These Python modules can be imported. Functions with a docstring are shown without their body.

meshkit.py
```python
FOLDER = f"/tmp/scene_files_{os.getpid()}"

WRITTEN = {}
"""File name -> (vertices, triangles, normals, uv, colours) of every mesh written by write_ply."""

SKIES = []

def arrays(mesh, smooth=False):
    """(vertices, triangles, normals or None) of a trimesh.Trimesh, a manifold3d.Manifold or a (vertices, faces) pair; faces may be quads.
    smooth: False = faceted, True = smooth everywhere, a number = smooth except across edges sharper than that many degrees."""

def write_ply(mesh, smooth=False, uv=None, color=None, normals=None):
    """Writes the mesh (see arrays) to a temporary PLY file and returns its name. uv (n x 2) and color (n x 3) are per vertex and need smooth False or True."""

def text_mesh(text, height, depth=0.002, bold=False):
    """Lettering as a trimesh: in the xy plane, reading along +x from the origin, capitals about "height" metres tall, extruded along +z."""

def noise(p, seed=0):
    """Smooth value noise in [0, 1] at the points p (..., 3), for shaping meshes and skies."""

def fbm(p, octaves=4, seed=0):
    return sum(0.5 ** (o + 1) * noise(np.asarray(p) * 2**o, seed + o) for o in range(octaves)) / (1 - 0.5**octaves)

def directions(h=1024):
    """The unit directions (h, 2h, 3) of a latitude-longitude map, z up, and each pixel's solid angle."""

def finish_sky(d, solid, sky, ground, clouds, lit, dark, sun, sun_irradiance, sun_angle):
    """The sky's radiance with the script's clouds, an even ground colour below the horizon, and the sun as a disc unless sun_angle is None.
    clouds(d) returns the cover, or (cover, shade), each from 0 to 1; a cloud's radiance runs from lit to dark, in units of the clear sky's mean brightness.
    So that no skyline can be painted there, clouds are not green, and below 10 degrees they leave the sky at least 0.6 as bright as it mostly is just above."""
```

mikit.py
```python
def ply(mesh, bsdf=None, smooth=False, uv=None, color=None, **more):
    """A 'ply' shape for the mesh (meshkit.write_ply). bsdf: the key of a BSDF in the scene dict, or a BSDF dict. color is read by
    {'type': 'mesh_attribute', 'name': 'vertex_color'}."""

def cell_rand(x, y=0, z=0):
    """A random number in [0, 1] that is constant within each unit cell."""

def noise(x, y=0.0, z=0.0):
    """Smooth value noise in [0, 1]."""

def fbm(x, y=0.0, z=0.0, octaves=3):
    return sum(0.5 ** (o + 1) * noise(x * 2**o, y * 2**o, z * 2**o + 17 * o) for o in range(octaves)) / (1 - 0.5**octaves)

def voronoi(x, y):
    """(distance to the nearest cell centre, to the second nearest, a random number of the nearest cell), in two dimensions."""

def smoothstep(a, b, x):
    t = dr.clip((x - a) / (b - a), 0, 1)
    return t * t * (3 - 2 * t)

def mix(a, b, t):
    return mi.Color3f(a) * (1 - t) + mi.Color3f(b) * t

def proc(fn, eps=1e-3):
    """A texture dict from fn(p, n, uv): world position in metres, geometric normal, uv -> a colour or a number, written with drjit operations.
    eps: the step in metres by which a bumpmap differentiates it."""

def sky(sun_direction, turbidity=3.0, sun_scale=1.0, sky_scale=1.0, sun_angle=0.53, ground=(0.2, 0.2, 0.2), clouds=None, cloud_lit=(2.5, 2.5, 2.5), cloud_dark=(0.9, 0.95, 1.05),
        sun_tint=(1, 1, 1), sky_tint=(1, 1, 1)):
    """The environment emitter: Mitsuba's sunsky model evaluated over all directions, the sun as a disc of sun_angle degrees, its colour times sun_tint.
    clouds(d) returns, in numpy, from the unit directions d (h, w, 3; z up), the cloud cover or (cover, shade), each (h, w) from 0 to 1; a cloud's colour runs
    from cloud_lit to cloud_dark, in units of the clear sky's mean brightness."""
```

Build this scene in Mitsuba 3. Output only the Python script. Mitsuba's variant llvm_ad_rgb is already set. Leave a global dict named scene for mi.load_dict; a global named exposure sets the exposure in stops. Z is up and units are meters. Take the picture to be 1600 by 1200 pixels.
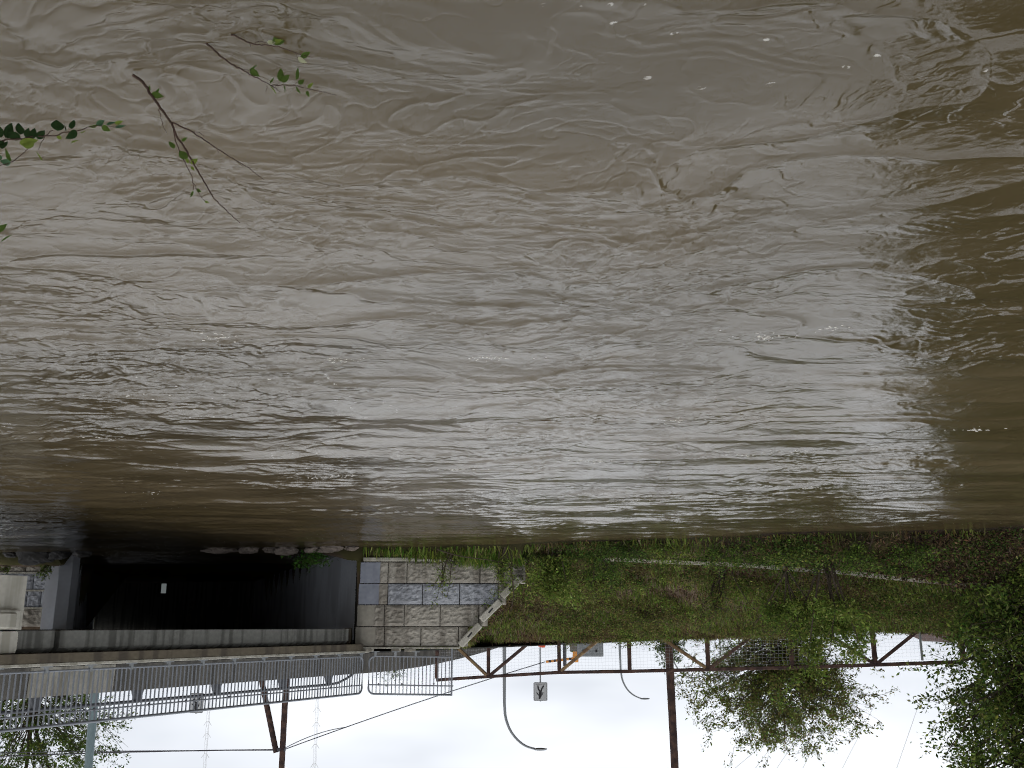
import math
import numpy as np
import drjit as dr
import trimesh
import mitsuba as mi
import mikit
import meshkit
from shapely.geometry import LineString, Point, Polygon
from shapely.ops import unary_union

T = mi.ScalarTransform4f
scene, labels = {'type': 'scene'}, {}

# ------------------------------------------------------------------ camera, light, exposure
# the photograph was taken with the phone held upside down: the camera is rolled by 180 degrees
PITCH = math.radians(14.07)
EYE = (0.0, 0.0, 2.2)
scene['camera'] = {
    'type': 'perspective', 'fov': 56.03, 'fov_axis': 'x', 'near_clip': 0.05, 'far_clip': 5000.0,
    'to_world': T().look_at(origin=list(EYE), target=[0, math.cos(PITCH), EYE[2] - math.sin(PITCH)], up=[0, 0, -1]),
}


def overcast(d):
    q = np.stack([d[..., 0], d[..., 1], d[..., 2] * 0.0], -1) / (d[..., 2:3] + 0.22)
    a = meshkit.fbm(q * 1.5 + 3.1, 5, seed=4)
    b = meshkit.fbm(q * 0.6 + 9.7, 3, seed=8)
    # overcast sky: brighter towards the zenith, with soft darker patches
    t = np.clip((d[..., 2] - 0.02) / 0.36, 0, 1)
    shade = 0.98 - 0.80 * t * (2 - t) + np.clip((0.62 * a + 0.38 * b - 0.50) * 2.2, -0.35, 0.45)
    return np.ones(d.shape[:2]), np.clip(shade, 0, 1)


scene['sky'] = mikit.sky((0.1, -0.45, 0.85), turbidity=3, sun_scale=0.10, sun_angle=50, clouds=overcast,
                         cloud_lit=(3.45, 3.55, 3.68), cloud_dark=(2.18, 2.30, 2.50))
exposure = 1.86

rng = np.random.default_rng(11)
counts = {}


# ------------------------------------------------------------------ helpers
def numbered(key):
    n = counts.get(key, 0)
    counts[key] = n + 1
    return key if n == 0 else f'{key}_{n:03d}'


def put(key, mesh, bsdf, smooth=False, color=None, **kw):
    key = numbered(key)
    scene[key] = mikit.ply(mesh, bsdf, smooth=smooth, color=color, **kw)
    return key


def tag(key, label=None, category=None, group=None, kind=None):
    e = {}
    if label: e['label'] = label
    if category: e['category'] = category
    if group: e['group'] = group
    if kind: e['kind'] = kind
    labels[key] = e


def name(key):
    """a thing made of parts: reserves its key"""
    return numbered(key)


def box(x0, x1, y0, y1, z0, z1):
    m = trimesh.creation.box([x1 - x0, y1 - y0, z1 - z0])
    m.apply_translation([(x0 + x1) / 2, (y0 + y1) / 2, (z0 + z1) / 2])
    return m


def bevel_box(x0, x1, y0, y1, z0, z1, b=0.015):
    """a box with chamfered edges"""
    c = np.array([(x0 + x1) / 2, (y0 + y1) / 2, (z0 + z1) / 2])
    h = np.array([x1 - x0, y1 - y0, z1 - z0]) / 2
    pts = []
    for s in np.ndindex(2, 2, 2):
        sg = np.array(s) * 2 - 1
        for k in range(3):
            o = h - b
            o[k] = h[k]
            pts.append(c + sg * o)
    return trimesh.convex.convex_hull(np.array(pts))


def merge(ms):
    return trimesh.util.concatenate(ms)


def tube(points, r0, r1=None, sides=6, cap=True):
    p = np.asarray(points, float)
    n = len(p)
    r = np.linspace(r0, r0 if r1 is None else r1, n)
    t = np.gradient(p, axis=0)
    t /= np.linalg.norm(t, axis=1, keepdims=True) + 1e-12
    ref = np.array([0, 0, 1.0]) if abs(t[:, 2]).mean() < 0.8 else np.array([1.0, 0, 0])
    a = np.cross(t, ref)
    a /= np.linalg.norm(a, axis=1, keepdims=True) + 1e-12
    b = np.cross(t, a)
    ang = np.arange(sides) * 2 * np.pi / sides
    v = p[:, None] + r[:, None, None] * (np.cos(ang)[None, :, None] * a[:, None] + np.sin(ang)[None, :, None] * b[:, None])
    v = v.reshape(-1, 3)
    i, j = np.meshgrid(np.arange(n - 1), np.arange(sides), indexing='ij')
    q = np.stack([i * sides + j, i * sides + (j + 1) % sides, (i + 1) * sides + (j + 1) % sides, (i + 1) * sides + j], -1).reshape(-1, 4)
    f = np.vstack([q[:, [0, 1, 2]], q[:, [0, 2, 3]]])
    if cap:
        v = np.vstack([v, p[0], p[-1]])
        k = np.arange(sides)
        f = np.vstack([f, np.stack([np.full(sides, n * sides), (k + 1) % sides, k], 1),
                       np.stack([np.full(sides, n * sides + 1), (n - 1) * sides + k, (n - 1) * sides + (k + 1) % sides], 1)])
    return trimesh.Trimesh(v, f, process=False)


def bar(a, b, w, h=None):
    """a square bar from a to b"""
    a, b = np.asarray(a, float), np.asarray(b, float)
    h = w if h is None else h
    d = b - a
    L = np.linalg.norm(d)
    d /= L
    ref = np.array([0, 0, 1.0]) if abs(d[2]) < 0.9 else np.array([0, 1.0, 0])
    s = np.cross(d, ref)
    s /= np.linalg.norm(s)
    u = np.cross(s, d)
    m = bevel_box(-L / 2, L / 2, -w / 2, w / 2, -h / 2, h / 2, min(w, h) * 0.12)
    M = np.eye(4)
    M[:3, 0], M[:3, 1], M[:3, 2], M[:3, 3] = d, s, u, (a + b) / 2
    m.apply_transform(M)
    return m


def spline(pts, n=24):
    p = np.asarray(pts, float)
    s = np.r_[0, np.cumsum(np.linalg.norm(np.diff(p, axis=0), axis=1))]
    from scipy.interpolate import PchipInterpolator
    return PchipInterpolator(s, p)(np.linspace(0, s[-1], n))


def perlin(x, y, seed=0):
    """gradient noise in about [-1, 1], numpy"""
    xi, yi = np.floor(x).astype(np.int64), np.floor(y).astype(np.int64)
    xf, yf = x - xi, y - yi
    u, v = xf * xf * xf * (xf * (xf * 6 - 15) + 10), yf * yf * yf * (yf * (yf * 6 - 15) + 10)

    def g(ix, iy, dx, dy):
        h = (ix * 374761393 + iy * 668265263 + seed * 974634777) & 0xFFFFFFFF
        h = ((h ^ (h >> 13)) * 1274126177) & 0xFFFFFFFF
        a = ((h ^ (h >> 16)) & 0xFFFF) * (2 * np.pi / 65536)
        return np.cos(a) * dx + np.sin(a) * dy
    n0 = g(xi, yi, xf, yf) * (1 - u) + g(xi + 1, yi, xf - 1, yf) * u
    n1 = g(xi, yi + 1, xf, yf - 1) * (1 - u) + g(xi + 1, yi + 1, xf - 1, yf - 1) * u
    return 1.5 * (n0 * (1 - v) + n1 * v)


def pfbm(x, y, octaves=3, seed=0, gain=0.5):
    out, amp = 0.0, 1.0
    for o in range(octaves):
        c, s = math.cos(0.6 * o + seed), math.sin(0.6 * o + seed)
        out = out + amp * perlin((c * x - s * y) * 2 ** o + 13.7 * o, (s * x + c * y) * 2 ** o + 5.1 * o, seed * 17 + o)
        amp *= gain
    return out


def grid_faces(nr, nc):
    i, j = np.meshgrid(np.arange(nr - 1), np.arange(nc - 1), indexing='ij')
    a = i * nc + j
    return np.vstack([np.stack([a, a + 1, a + nc + 1], -1).reshape(-1, 3), np.stack([a, a + nc + 1, a + nc], -1).reshape(-1, 3)])


def sstep(a, b, x):
    t = np.clip((x - a) / (b - a), 0, 1)
    return t * t * (3 - 2 * t)


# ------------------------------------------------------------------ materials
noise, fbm, mix, smoothstep = mikit.noise, mikit.fbm, mikit.mix, mikit.smoothstep


def material(key, fn_or_rgb, rough=0.8, spec=0.3, metallic=0.0, bump=None, bump_scale=1.0, two=True, eps=1e-3):
    col = mikit.proc(fn_or_rgb) if callable(fn_or_rgb) else {'type': 'rgb', 'value': list(fn_or_rgb)}
    b = {'type': 'principled', 'base_color': col, 'roughness': rough, 'specular': spec, 'metallic': metallic}
    if bump is not None:
        b = {'type': 'bumpmap', 'arbitrary': {**mikit.proc(bump, eps=eps)}, 'scale': bump_scale, 'bsdf': b}
    scene[key] = {'type': 'twosided', 'bsdf': b} if two else b


def water_colour(p, n, uv):
    """turbid brown water with small scattered foam flecks gathered along lines of current"""
    a = fbm(p.x * 0.55 + 4.0, p.y * 0.9, 0.3, 3)
    base = mix((0.056, 0.042, 0.020), (0.082, 0.062, 0.034), smoothstep(0.3, 0.7, a))
    wx = p.x + 0.5 * fbm(p.x * 0.8, p.y * 1.7, 7.0, 2)
    wy = p.y + 0.35 * fbm(p.x * 0.7 + 30.0, p.y * 1.4, 3.0, 2)
    lane = smoothstep(0.56, 0.72, fbm(wx * 0.30 + 11.0, wy * 0.55, 5.0, 3)) + 0.04
    d1, d2, r = mikit.voronoi(wx * 7.0, wy * 9.0)
    size = 0.03 + 0.14 * r * r * r
    fleck = smoothstep(size, size * 0.55, d1) * dr.select(r > 0.86, 1.0, 0.0)
    brk = smoothstep(0.35, 0.6, noise(p.x * 60.0, p.y * 80.0, 1.0))
    return mix(base, (0.42, 0.40, 0.36), dr.clip(fleck * brk * lane * 0.9, 0, 1))


def water_bump(p, n, uv):
    a = fbm(p.x * 22.0 + 3.0 * noise(p.x * 1.3, p.y * 1.9, 2.0), p.y * 36.0, 0.7, 3)
    m = smoothstep(0.38, 0.66, fbm(p.x * 0.45, p.y * 0.6 + 20.0, 9.0, 2))
    return 0.0024 * a * (0.25 + 0.75 * m)


scene['mat_water'] = {'type': 'bumpmap', 'arbitrary': mikit.proc(water_bump, eps=4e-3), 'scale': 1.0,
                      'bsdf': {'type': 'roughplastic', 'distribution': 'ggx', 'alpha': 0.02, 'int_ior': 1.43, 'nonlinear': False,
                               'diffuse_reflectance': mikit.proc(water_colour)}}


def streak(p, f=5.0, zf=0.35, z0=0.0):
    return fbm(p.x * f, p.y * f, p.z * zf + z0, 3)


def concrete(lo, hi, stain, f=5.0):
    def fn(p, n, uv):
        g = fbm(p.x * 14.0, p.y * 14.0, p.z * 14.0, 3)
        s = smoothstep(0.42, 0.68, streak(p, f))
        return mix(mix(lo, hi, g), stain, 0.75 * s)
    return fn


def pitted(p, n, uv):
    return 0.004 * fbm(p.x * 30.0, p.y * 30.0, p.z * 30.0, 3)


def rocky(p, n, uv):
    return 0.022 * fbm(p.x * 16.0, p.y * 16.0, p.z * 20.0, 3)


material('mat_concrete', concrete((0.24, 0.23, 0.20), (0.33, 0.315, 0.275), (0.14, 0.13, 0.105)), 0.85, 0.25, bump=pitted)
material('mat_pale_concrete', concrete((0.30, 0.29, 0.25), (0.40, 0.385, 0.34), (0.21, 0.20, 0.165), 8.0), 0.85, 0.25, bump=pitted)
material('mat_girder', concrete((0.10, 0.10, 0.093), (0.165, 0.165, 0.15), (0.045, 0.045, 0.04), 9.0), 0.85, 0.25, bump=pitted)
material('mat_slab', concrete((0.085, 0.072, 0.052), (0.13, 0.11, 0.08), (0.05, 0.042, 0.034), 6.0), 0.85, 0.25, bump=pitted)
material('mat_parapet', concrete((0.085, 0.08, 0.07), (0.135, 0.126, 0.112), (0.05, 0.048, 0.044), 4.0), 0.85, 0.25)
material('mat_abutment', concrete((0.30, 0.315, 0.345), (0.38, 0.395, 0.42), (0.24, 0.245, 0.26), 1.2), 0.85, 0.25)
material('mat_block', concrete((0.245, 0.23, 0.20), (0.36, 0.34, 0.30), (0.15, 0.135, 0.115), 4.0), 0.9, 0.2, bump=rocky, eps=4e-3)
material('mat_block_smooth', concrete((0.20, 0.188, 0.16), (0.28, 0.265, 0.23), (0.14, 0.13, 0.11), 5.0), 0.9, 0.2, bump=pitted)
material('mat_block_blue', concrete((0.245, 0.26, 0.29), (0.34, 0.355, 0.385), (0.20, 0.21, 0.235), 4.0), 0.85, 0.25, bump=rocky, eps=4e-3)
material('mat_block_blue_smooth', concrete((0.17, 0.185, 0.225), (0.23, 0.245, 0.285), (0.145, 0.155, 0.185), 4.0), 0.85, 0.25, bump=pitted)
material('mat_dark_joint', (0.035, 0.032, 0.028), 0.95, 0.1)


def galv(p, n, uv):
    return mix((0.14, 0.15, 0.17), (0.21, 0.225, 0.25), fbm(p.x * 20.0, p.y * 20.0, p.z * 9.0, 2))


def rust(p, n, uv):
    a = fbm(p.x * 7.0, p.y * 7.0, p.z * 5.0, 3)
    return mix((0.035, 0.020, 0.018), (0.085, 0.048, 0.036), smoothstep(0.35, 0.7, a))


def rust_pale(p, n, uv):
    a = fbm(p.x * 5.0, p.y * 5.0, p.z * 5.0, 3)
    return mix((0.13, 0.080, 0.045), (0.24, 0.165, 0.085), smoothstep(0.35, 0.7, a))


material('mat_galvanised', galv, 0.45, 0.5, 0.25)
material('mat_rust', rust, 0.75, 0.3)
material('mat_rust_pale', rust_pale, 0.75, 0.3)
material('mat_grey_paint', (0.21, 0.225, 0.235), 0.5, 0.4)
material('mat_dark_paint', (0.055, 0.058, 0.066), 0.55, 0.4)
material('mat_teal_paint', (0.15, 0.205, 0.22), 0.5, 0.4)
material('mat_mast', (0.62, 0.62, 0.64), 0.6, 0.3)
material('mat_sign_white', (0.42, 0.43, 0.44), 0.5, 0.4)
material('mat_black', (0.02, 0.02, 0.022), 0.6, 0.3)
material('mat_orange', (0.75, 0.13, 0.06), 0.5, 0.4)
material('mat_orange_paint', (0.72, 0.30, 0.06), 0.5, 0.4)
material('mat_cable', (0.06, 0.06, 0.07), 0.6, 0.3)
material('mat_wire', (0.5, 0.51, 0.54), 0.6, 0.3)
material('mat_asphalt', lambda p, n, uv: mix((0.04, 0.04, 0.042), (0.065, 0.064, 0.06), fbm(p.x * 9.0, p.y * 9.0, 0.0, 3)), 0.9, 0.2)


def soil(p, n, uv):
    a = fbm(p.x * 0.7, p.y * 0.7, p.z * 0.9, 3)
    b = fbm(p.x * 6.0, p.y * 6.0, p.z * 6.0, 3)
    wet = 0.30 + 0.70 * smoothstep(0.10, 0.60, p.z + 0.2 * a)
    g = mix((0.060, 0.060, 0.022), (0.095, 0.082, 0.034), b)
    e = mix((0.060, 0.042, 0.030), (0.12, 0.090, 0.065), b)
    return mix(g, e, smoothstep(0.44, 0.58, a)) * wet


def gravel(p, n, uv):
    return mix((0.12, 0.11, 0.09), (0.24, 0.225, 0.19), fbm(p.x * 18.0, p.y * 18.0, 0.0, 3))


def clods(p, n, uv):
    return 0.05 * fbm(p.x * 9.0, p.y * 9.0, p.z * 9.0, 3)


material('mat_soil', soil, 0.95, 0.15, bump=clods, eps=5e-3)
material('mat_gravel', gravel, 0.95, 0.15)


def stone(p, n, uv):
    return mix((0.07, 0.06, 0.052), (0.20, 0.165, 0.14), fbm(p.x * 5.0, p.y * 5.0, p.z * 7.0, 3))


material('mat_stone', stone, 0.85, 0.3, bump=pitted)
material('mat_dark_stone', lambda p, n, uv: mix((0.03, 0.03, 0.03), (0.08, 0.075, 0.07), fbm(p.x * 5.0, p.y * 5.0, p.z * 7.0, 3)), 0.8, 0.3)
material('mat_bark', lambda p, n, uv: mix((0.035, 0.027, 0.02), (0.085, 0.068, 0.05), fbm(p.x * 12.0, p.y * 12.0, p.z * 3.0, 3)), 0.9, 0.2)
material('mat_twig', lambda p, n, uv: mix((0.022, 0.013, 0.009), (0.060, 0.034, 0.022), fbm(p.x * 60.0, p.y * 60.0, p.z * 40.0, 2)), 0.7, 0.3)
scene['mat_leaf'] = {'type': 'principledthin', 'base_color': {'type': 'mesh_attribute', 'name': 'vertex_color'}, 'roughness': 0.5, 'diff_trans': 0.75, 'eta': 1.35}
scene['mat_foam'] = {'type': 'twosided', 'bsdf': {'type': 'principled', 'base_color': {'type': 'rgb', 'value': [0.55, 0.52, 0.47]}, 'roughness': 0.5}}

# ------------------------------------------------------------------ water
def wave(X, Y):
    wx = X + 0.32 * pfbm(X * 0.55, Y * 0.8, 2, 1)
    wy = Y + 0.20 * pfbm(X * 0.5, Y * 0.9, 2, 2) + 0.07 * pfbm(X * 1.6, Y * 2.2, 2, 12)
    rough = sstep(-0.25, 0.35, pfbm(X * 0.30, Y * 0.45, 2, 3))          # smooth boils between rippled lanes
    h = 0.040 * pfbm(wx * 0.33, wy * 0.80, 2, 4)
    r = 1 - np.abs(pfbm(wx * 0.42 + 3, wy * 1.15, 2, 5))
    h = h + 0.015 * np.clip(r, 0, 1) ** 7
    r2 = 1 - np.abs(pfbm(wx * 1.6 + 7, wy * 2.7, 3, 6))
    h = h + 0.010 * np.clip(r2, 0, 1) ** 9 * (0.3 + 0.7 * rough)
    r3 = 1 - np.abs(pfbm(wx * 3.6 + 1, wy * 6.3, 3, 13))
    h = h - 0.0050 * np.clip(r3, 0, 1) ** 8 * (0.15 + 0.85 * rough)
    h = h + 0.0105 * pfbm(wx * 2.1, wy * 3.6, 3, 7) * (0.3 + 0.7 * rough)
    h = h + 0.0026 * pfbm(wx * 6.0, wy * 9.5, 3, 8) * (0.12 + 0.88 * rough)
    # trains of fine ripples: rings bending round each other
    ring = sstep(-0.1, 0.45, pfbm(X * 0.55 + 9, Y * 0.75, 2, 9))
    ph = 2 * np.pi * (wx * 3.0 + wy * 15.0 + 1.6 * pfbm(X * 1.2, Y * 1.6, 2, 14))
    h = h + 0.0012 * np.sin(ph) * ring * sstep(-0.25, 0.4, pfbm(wx * 2.5, wy * 4.0, 2, 15))
    gate = np.clip(0.12 + 0.6 * rough + 0.8 * ring, 0, 1.2)
    wr = sstep(0.0, 0.5, pfbm(X * 0.9 + 20, Y * 1.3, 3, 16))
    h = h + 0.0015 * pfbm(wx * 12, wy * 18, 3, 10) * gate * (0.25 + 0.75 * wr)
    # sharp creases: narrow grooves along the contours of a warped field
    cx, cy = wx + 0.10 * pfbm(X * 3, Y * 5, 2, 17), wy + 0.06 * pfbm(X * 3 + 9, Y * 5, 2, 18)
    n1 = pfbm(cx * 1.3, cy * 2.7, 2, 19)
    g1 = sstep(-0.15, 0.4, pfbm(X * 0.8 + 5, Y * 1.3, 2, 20))
    h = h - 0.0050 * np.clip(1 - np.abs(n1) / 0.06, 0, 1) ** 1.5 * g1
    n2 = pfbm(cx * 3.6 + 3, cy * 6.8, 2, 22)
    g2 = sstep(-0.15, 0.4, pfbm(X * 1.3 + 50, Y * 2.1, 2, 23))
    h = h - 0.0024 * np.clip(1 - np.abs(n2) / 0.10, 0, 1) ** 1.5 * g2
    n3 = pfbm(cx * 8.0 + 3, cy * 14.0, 2, 24)
    h = h - 0.0014 * np.clip(1 - np.abs(n3) / 0.14, 0, 1) ** 1.5 * sstep(-0.05, 0.4, pfbm(X * 1.7 + 70, Y * 2.6, 2, 25))
    return h


yr = list(np.arange(1.2, 2.7, 0.05))
while yr[-1] < 36.0:
    yr.append(yr[-1] + 0.0045 * (max(yr[-1], 2.7) / 2.7) ** 1.35)
yr = np.array(yr)
outer = np.geomspace(0.75, 40, 90)
sc = np.r_[-outer[:0:-1], np.linspace(-0.75, 0.75, 1000), outer[1:]]
YY, SS = np.meshgrid(yr, sc, indexing='ij')
XX = SS * (YY + 0.5)
water_v = np.stack([XX, YY, wave(XX, YY)], -1).reshape(-1, 3)
put('water', trimesh.Trimesh(water_v, grid_faces(len(yr), len(sc)), process=False), 'mat_water', smooth=True)
tag('water', 'muddy brown river in flood with ripples and foam flecks', kind='structure')

# clusters of bubbles drifting on the water
fm = []
foam_at = [(-3.9, 6.6), (-2.4, 7.0), (-2.0, 7.2), (2.3, 7.3), (1.5, 8.0), (0.2, 7.9), (-1.8, 10.3),
           (2.9, 14.6), (2.6, 14.4), (-3.1, 12.6), (-3.7, 12.4), (-1.2, 13.2), (0.8, 13.8), (5.0, 11.5), (-5.3, 10.8), (6.2, 16.5), (-4.8, 15.6), (-2.2, 17.5)]
for cx, cy in foam_at:
    for _ in range(rng.integers(14, 36)):
        x, y = cx + rng.normal(0, 0.022 * cy) * rng.uniform(0.1, 1), cy + rng.normal(0, 0.010 * cy) * rng.uniform(0.1, 1)
        r = rng.uniform(0.0015, 0.0042) * (1 + cy * 0.11)
        b = trimesh.creation.icosphere(subdivisions=1, radius=r)
        b.apply_scale([rng.uniform(1, 2.2), rng.uniform(0.7, 1.3), 0.35])
        b.apply_translation([x, y, float(wave(np.array(x), np.array(y))) + 0.001])
        fm.append(b)
put('foam', merge(fm), 'mat_foam', smooth=True)
tag('foam', 'small clusters of pale foam bubbles drifting on the brown water', 'foam', kind='stuff')

# ------------------------------------------------------------------ ground
SX = [-600, -60, -30, -20, -11.8, -9.1, -6.3, -3.4, -0.9, 1.8, 4.4, 6.6, 9, 13.8, 15.8, 30, 60, 600]
SY = [14, 14, 17, 19.5, 22.3, 23.05, 24.0, 25.5, 26.7, 27.6, 28.05, 28.7, 29.0, 30.0, 30.1, 31, 32, 32]


def shore(X):
    return np.interp(X, SX, SY) + 0.10 * perlin(X * 1.1, X * 0 + 3.3, 5)


def wall_line(X):
    return np.where(X < 4.42, 28.55, np.where(X < 15, 29.35 + (X - 4.7) * 0.265, 32.35))


def path_height(X):
    return np.interp(X, [-20, -13, -11.5, -8.4, -5.7, -3, -0.5], [1.30, 1.22, 1.10, 0.72, 0.46, 0.26, 0.18])


def terrain(X, Y):
    X, Y = np.broadcast_arrays(np.asarray(X, float), np.asarray(Y, float))
    d = Y - shore(X)
    zp = path_height(X)
    zc = np.interp(X, [-30, -15, -11, -7, -2, 0], [2.2, 2.2, 2.3, 2.52, 2.62, 2.66])
    rough = 0.08 * pfbm(X * 0.9, Y * 0.9, 3, 21)
    left = np.where(d < 2.3, zp * sstep(-0.1, 2.3, d) ** 0.8, zp + (zc - zp) * np.clip((d - 3.2) / 5.6, 0, 1) ** 0.9)
    left = left + rough * sstep(3.3, 4.2, d)
    cone = 2.70 - 1.12 * np.clip(1.35 - X, 0, 9) - 0.10 * np.clip(32 - Y, 0, 3) + rough * 0.6
    behind = Y > wall_line(X)
    left = np.where(Y > 28.5, np.maximum(left, cone), left)
    front = np.minimum(0.36, 0.8 * np.clip(d, 0, 9)) + rough * 0.35
    right = np.where(behind, np.where(X > 1.35, 2.70, np.maximum(cone, left)), front)
    land = np.where(X < -0.35, left, right)
    z = np.where(d < 0, np.maximum(0.6 * d, -1.5) - 0.01, np.maximum(land, 0.015))
    w_ = (X - 4.58) * 0.933 - (Y - 28.92) * 0.36          # distance from the left wall of the underpass, across it
    inside = (w_ > -0.3) & (w_ < 8.2) & (Y > 28.6) & (Y < 58)
    z = np.where(inside, np.minimum(z, -0.1), z)
    near = 2.35 + 0.2 * perlin(X * 0.7, X * 0, 31)
    return np.where(Y < 12, np.clip(0.75 - (Y - near + 1.4) * 0.6, -1.5, 0.75), z)


gx = np.unique(np.r_[-900, -300, -120, -60, -45, np.arange(-32, -18, 0.5), np.arange(-18, 6, 0.14), np.arange(6, 18, 0.3), np.arange(18, 40, 2), 60, 120, 300, 900].round(3))
gy = np.unique(np.r_[-900, -200, -40, -8, np.arange(-3, 4, 0.25), 8, 14, np.arange(16, 22, 0.25), np.arange(22, 37, 0.12), np.arange(37, 60, 1.5), 80, 140, 300, 700, 1500, 28.549, 28.551].round(4))
GX, GY = np.meshgrid(gx, gy)
put('ground', trimesh.Trimesh(np.stack([GX, GY, terrain(GX, GY)], -1).reshape(-1, 3), grid_faces(len(gy), len(gx)), process=False), 'mat_soil', smooth=False)
tag('ground', 'grassy earth embankment rising behind the river', kind='structure')

px = np.arange(-17.0, -2.5, 0.2)
pd = np.linspace(2.4, 3.0, 4)
PX, PD = np.meshgrid(px, pd)
PY = shore(PX) + PD + 0.06 * np.sin(PX * 2.3)
put('gravel_path', trimesh.Trimesh(np.stack([PX, PY, path_height(PX) + 0.05 + 0.10 * (PD - 2.25)], -1).reshape(-1, 3), grid_faces(len(pd), len(px)), process=False), 'mat_gravel')
tag('gravel_path', 'narrow pale gravel path halfway up the grassy bank', kind='structure')

# ------------------------------------------------------------------ road bridge
A0 = np.array([4.1, 28.3])
G = np.array([0.451, -0.893])          # along the bridge, towards the near right
N = np.array([0.893, 0.451])           # across the road


def br(s, w, z):
    q = A0 + G * s + N * w
    return np.array([q[0], q[1], z])


M_BR = np.eye(4)                        # local frame: x along the bridge, y across, z up
M_BR[:2, 0], M_BR[:2, 1], M_BR[:2, 3] = G, N, A0
M_BR[:3, :3] = np.array([[G[0], N[0], 0], [G[1], N[1], 0], [0, 0, 1]])


def brm(m):
    m = m.copy()
    m.apply_transform(M_BR)
    return m


def section(points, s0, s1):
    """extrude a (w, z) outline along the bridge"""
    e = trimesh.creation.extrude_polygon(Polygon(points), s1 - s0, engine='earcut')   # in w, z, s
    v = e.vertices.copy()
    e.vertices = np.stack([v[:, 2] + s0, v[:, 0], v[:, 1]], 1)
    return brm(e)


rb = name('road_bridge')
tag(rb, 'concrete road bridge over the river with dark open space beneath', 'bridge')
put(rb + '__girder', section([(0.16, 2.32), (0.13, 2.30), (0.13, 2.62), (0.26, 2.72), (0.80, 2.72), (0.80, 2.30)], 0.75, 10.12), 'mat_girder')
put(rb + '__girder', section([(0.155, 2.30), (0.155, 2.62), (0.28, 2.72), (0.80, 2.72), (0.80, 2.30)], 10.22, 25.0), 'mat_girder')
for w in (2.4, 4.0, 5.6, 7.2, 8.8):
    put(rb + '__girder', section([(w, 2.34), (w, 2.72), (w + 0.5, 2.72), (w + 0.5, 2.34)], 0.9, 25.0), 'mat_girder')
put(rb + '__girder', section([(10.0, 2.33), (10.0, 2.72), (10.6, 2.72), (10.6, 2.33)], 0.9, 25.0), 'mat_girder')
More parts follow.
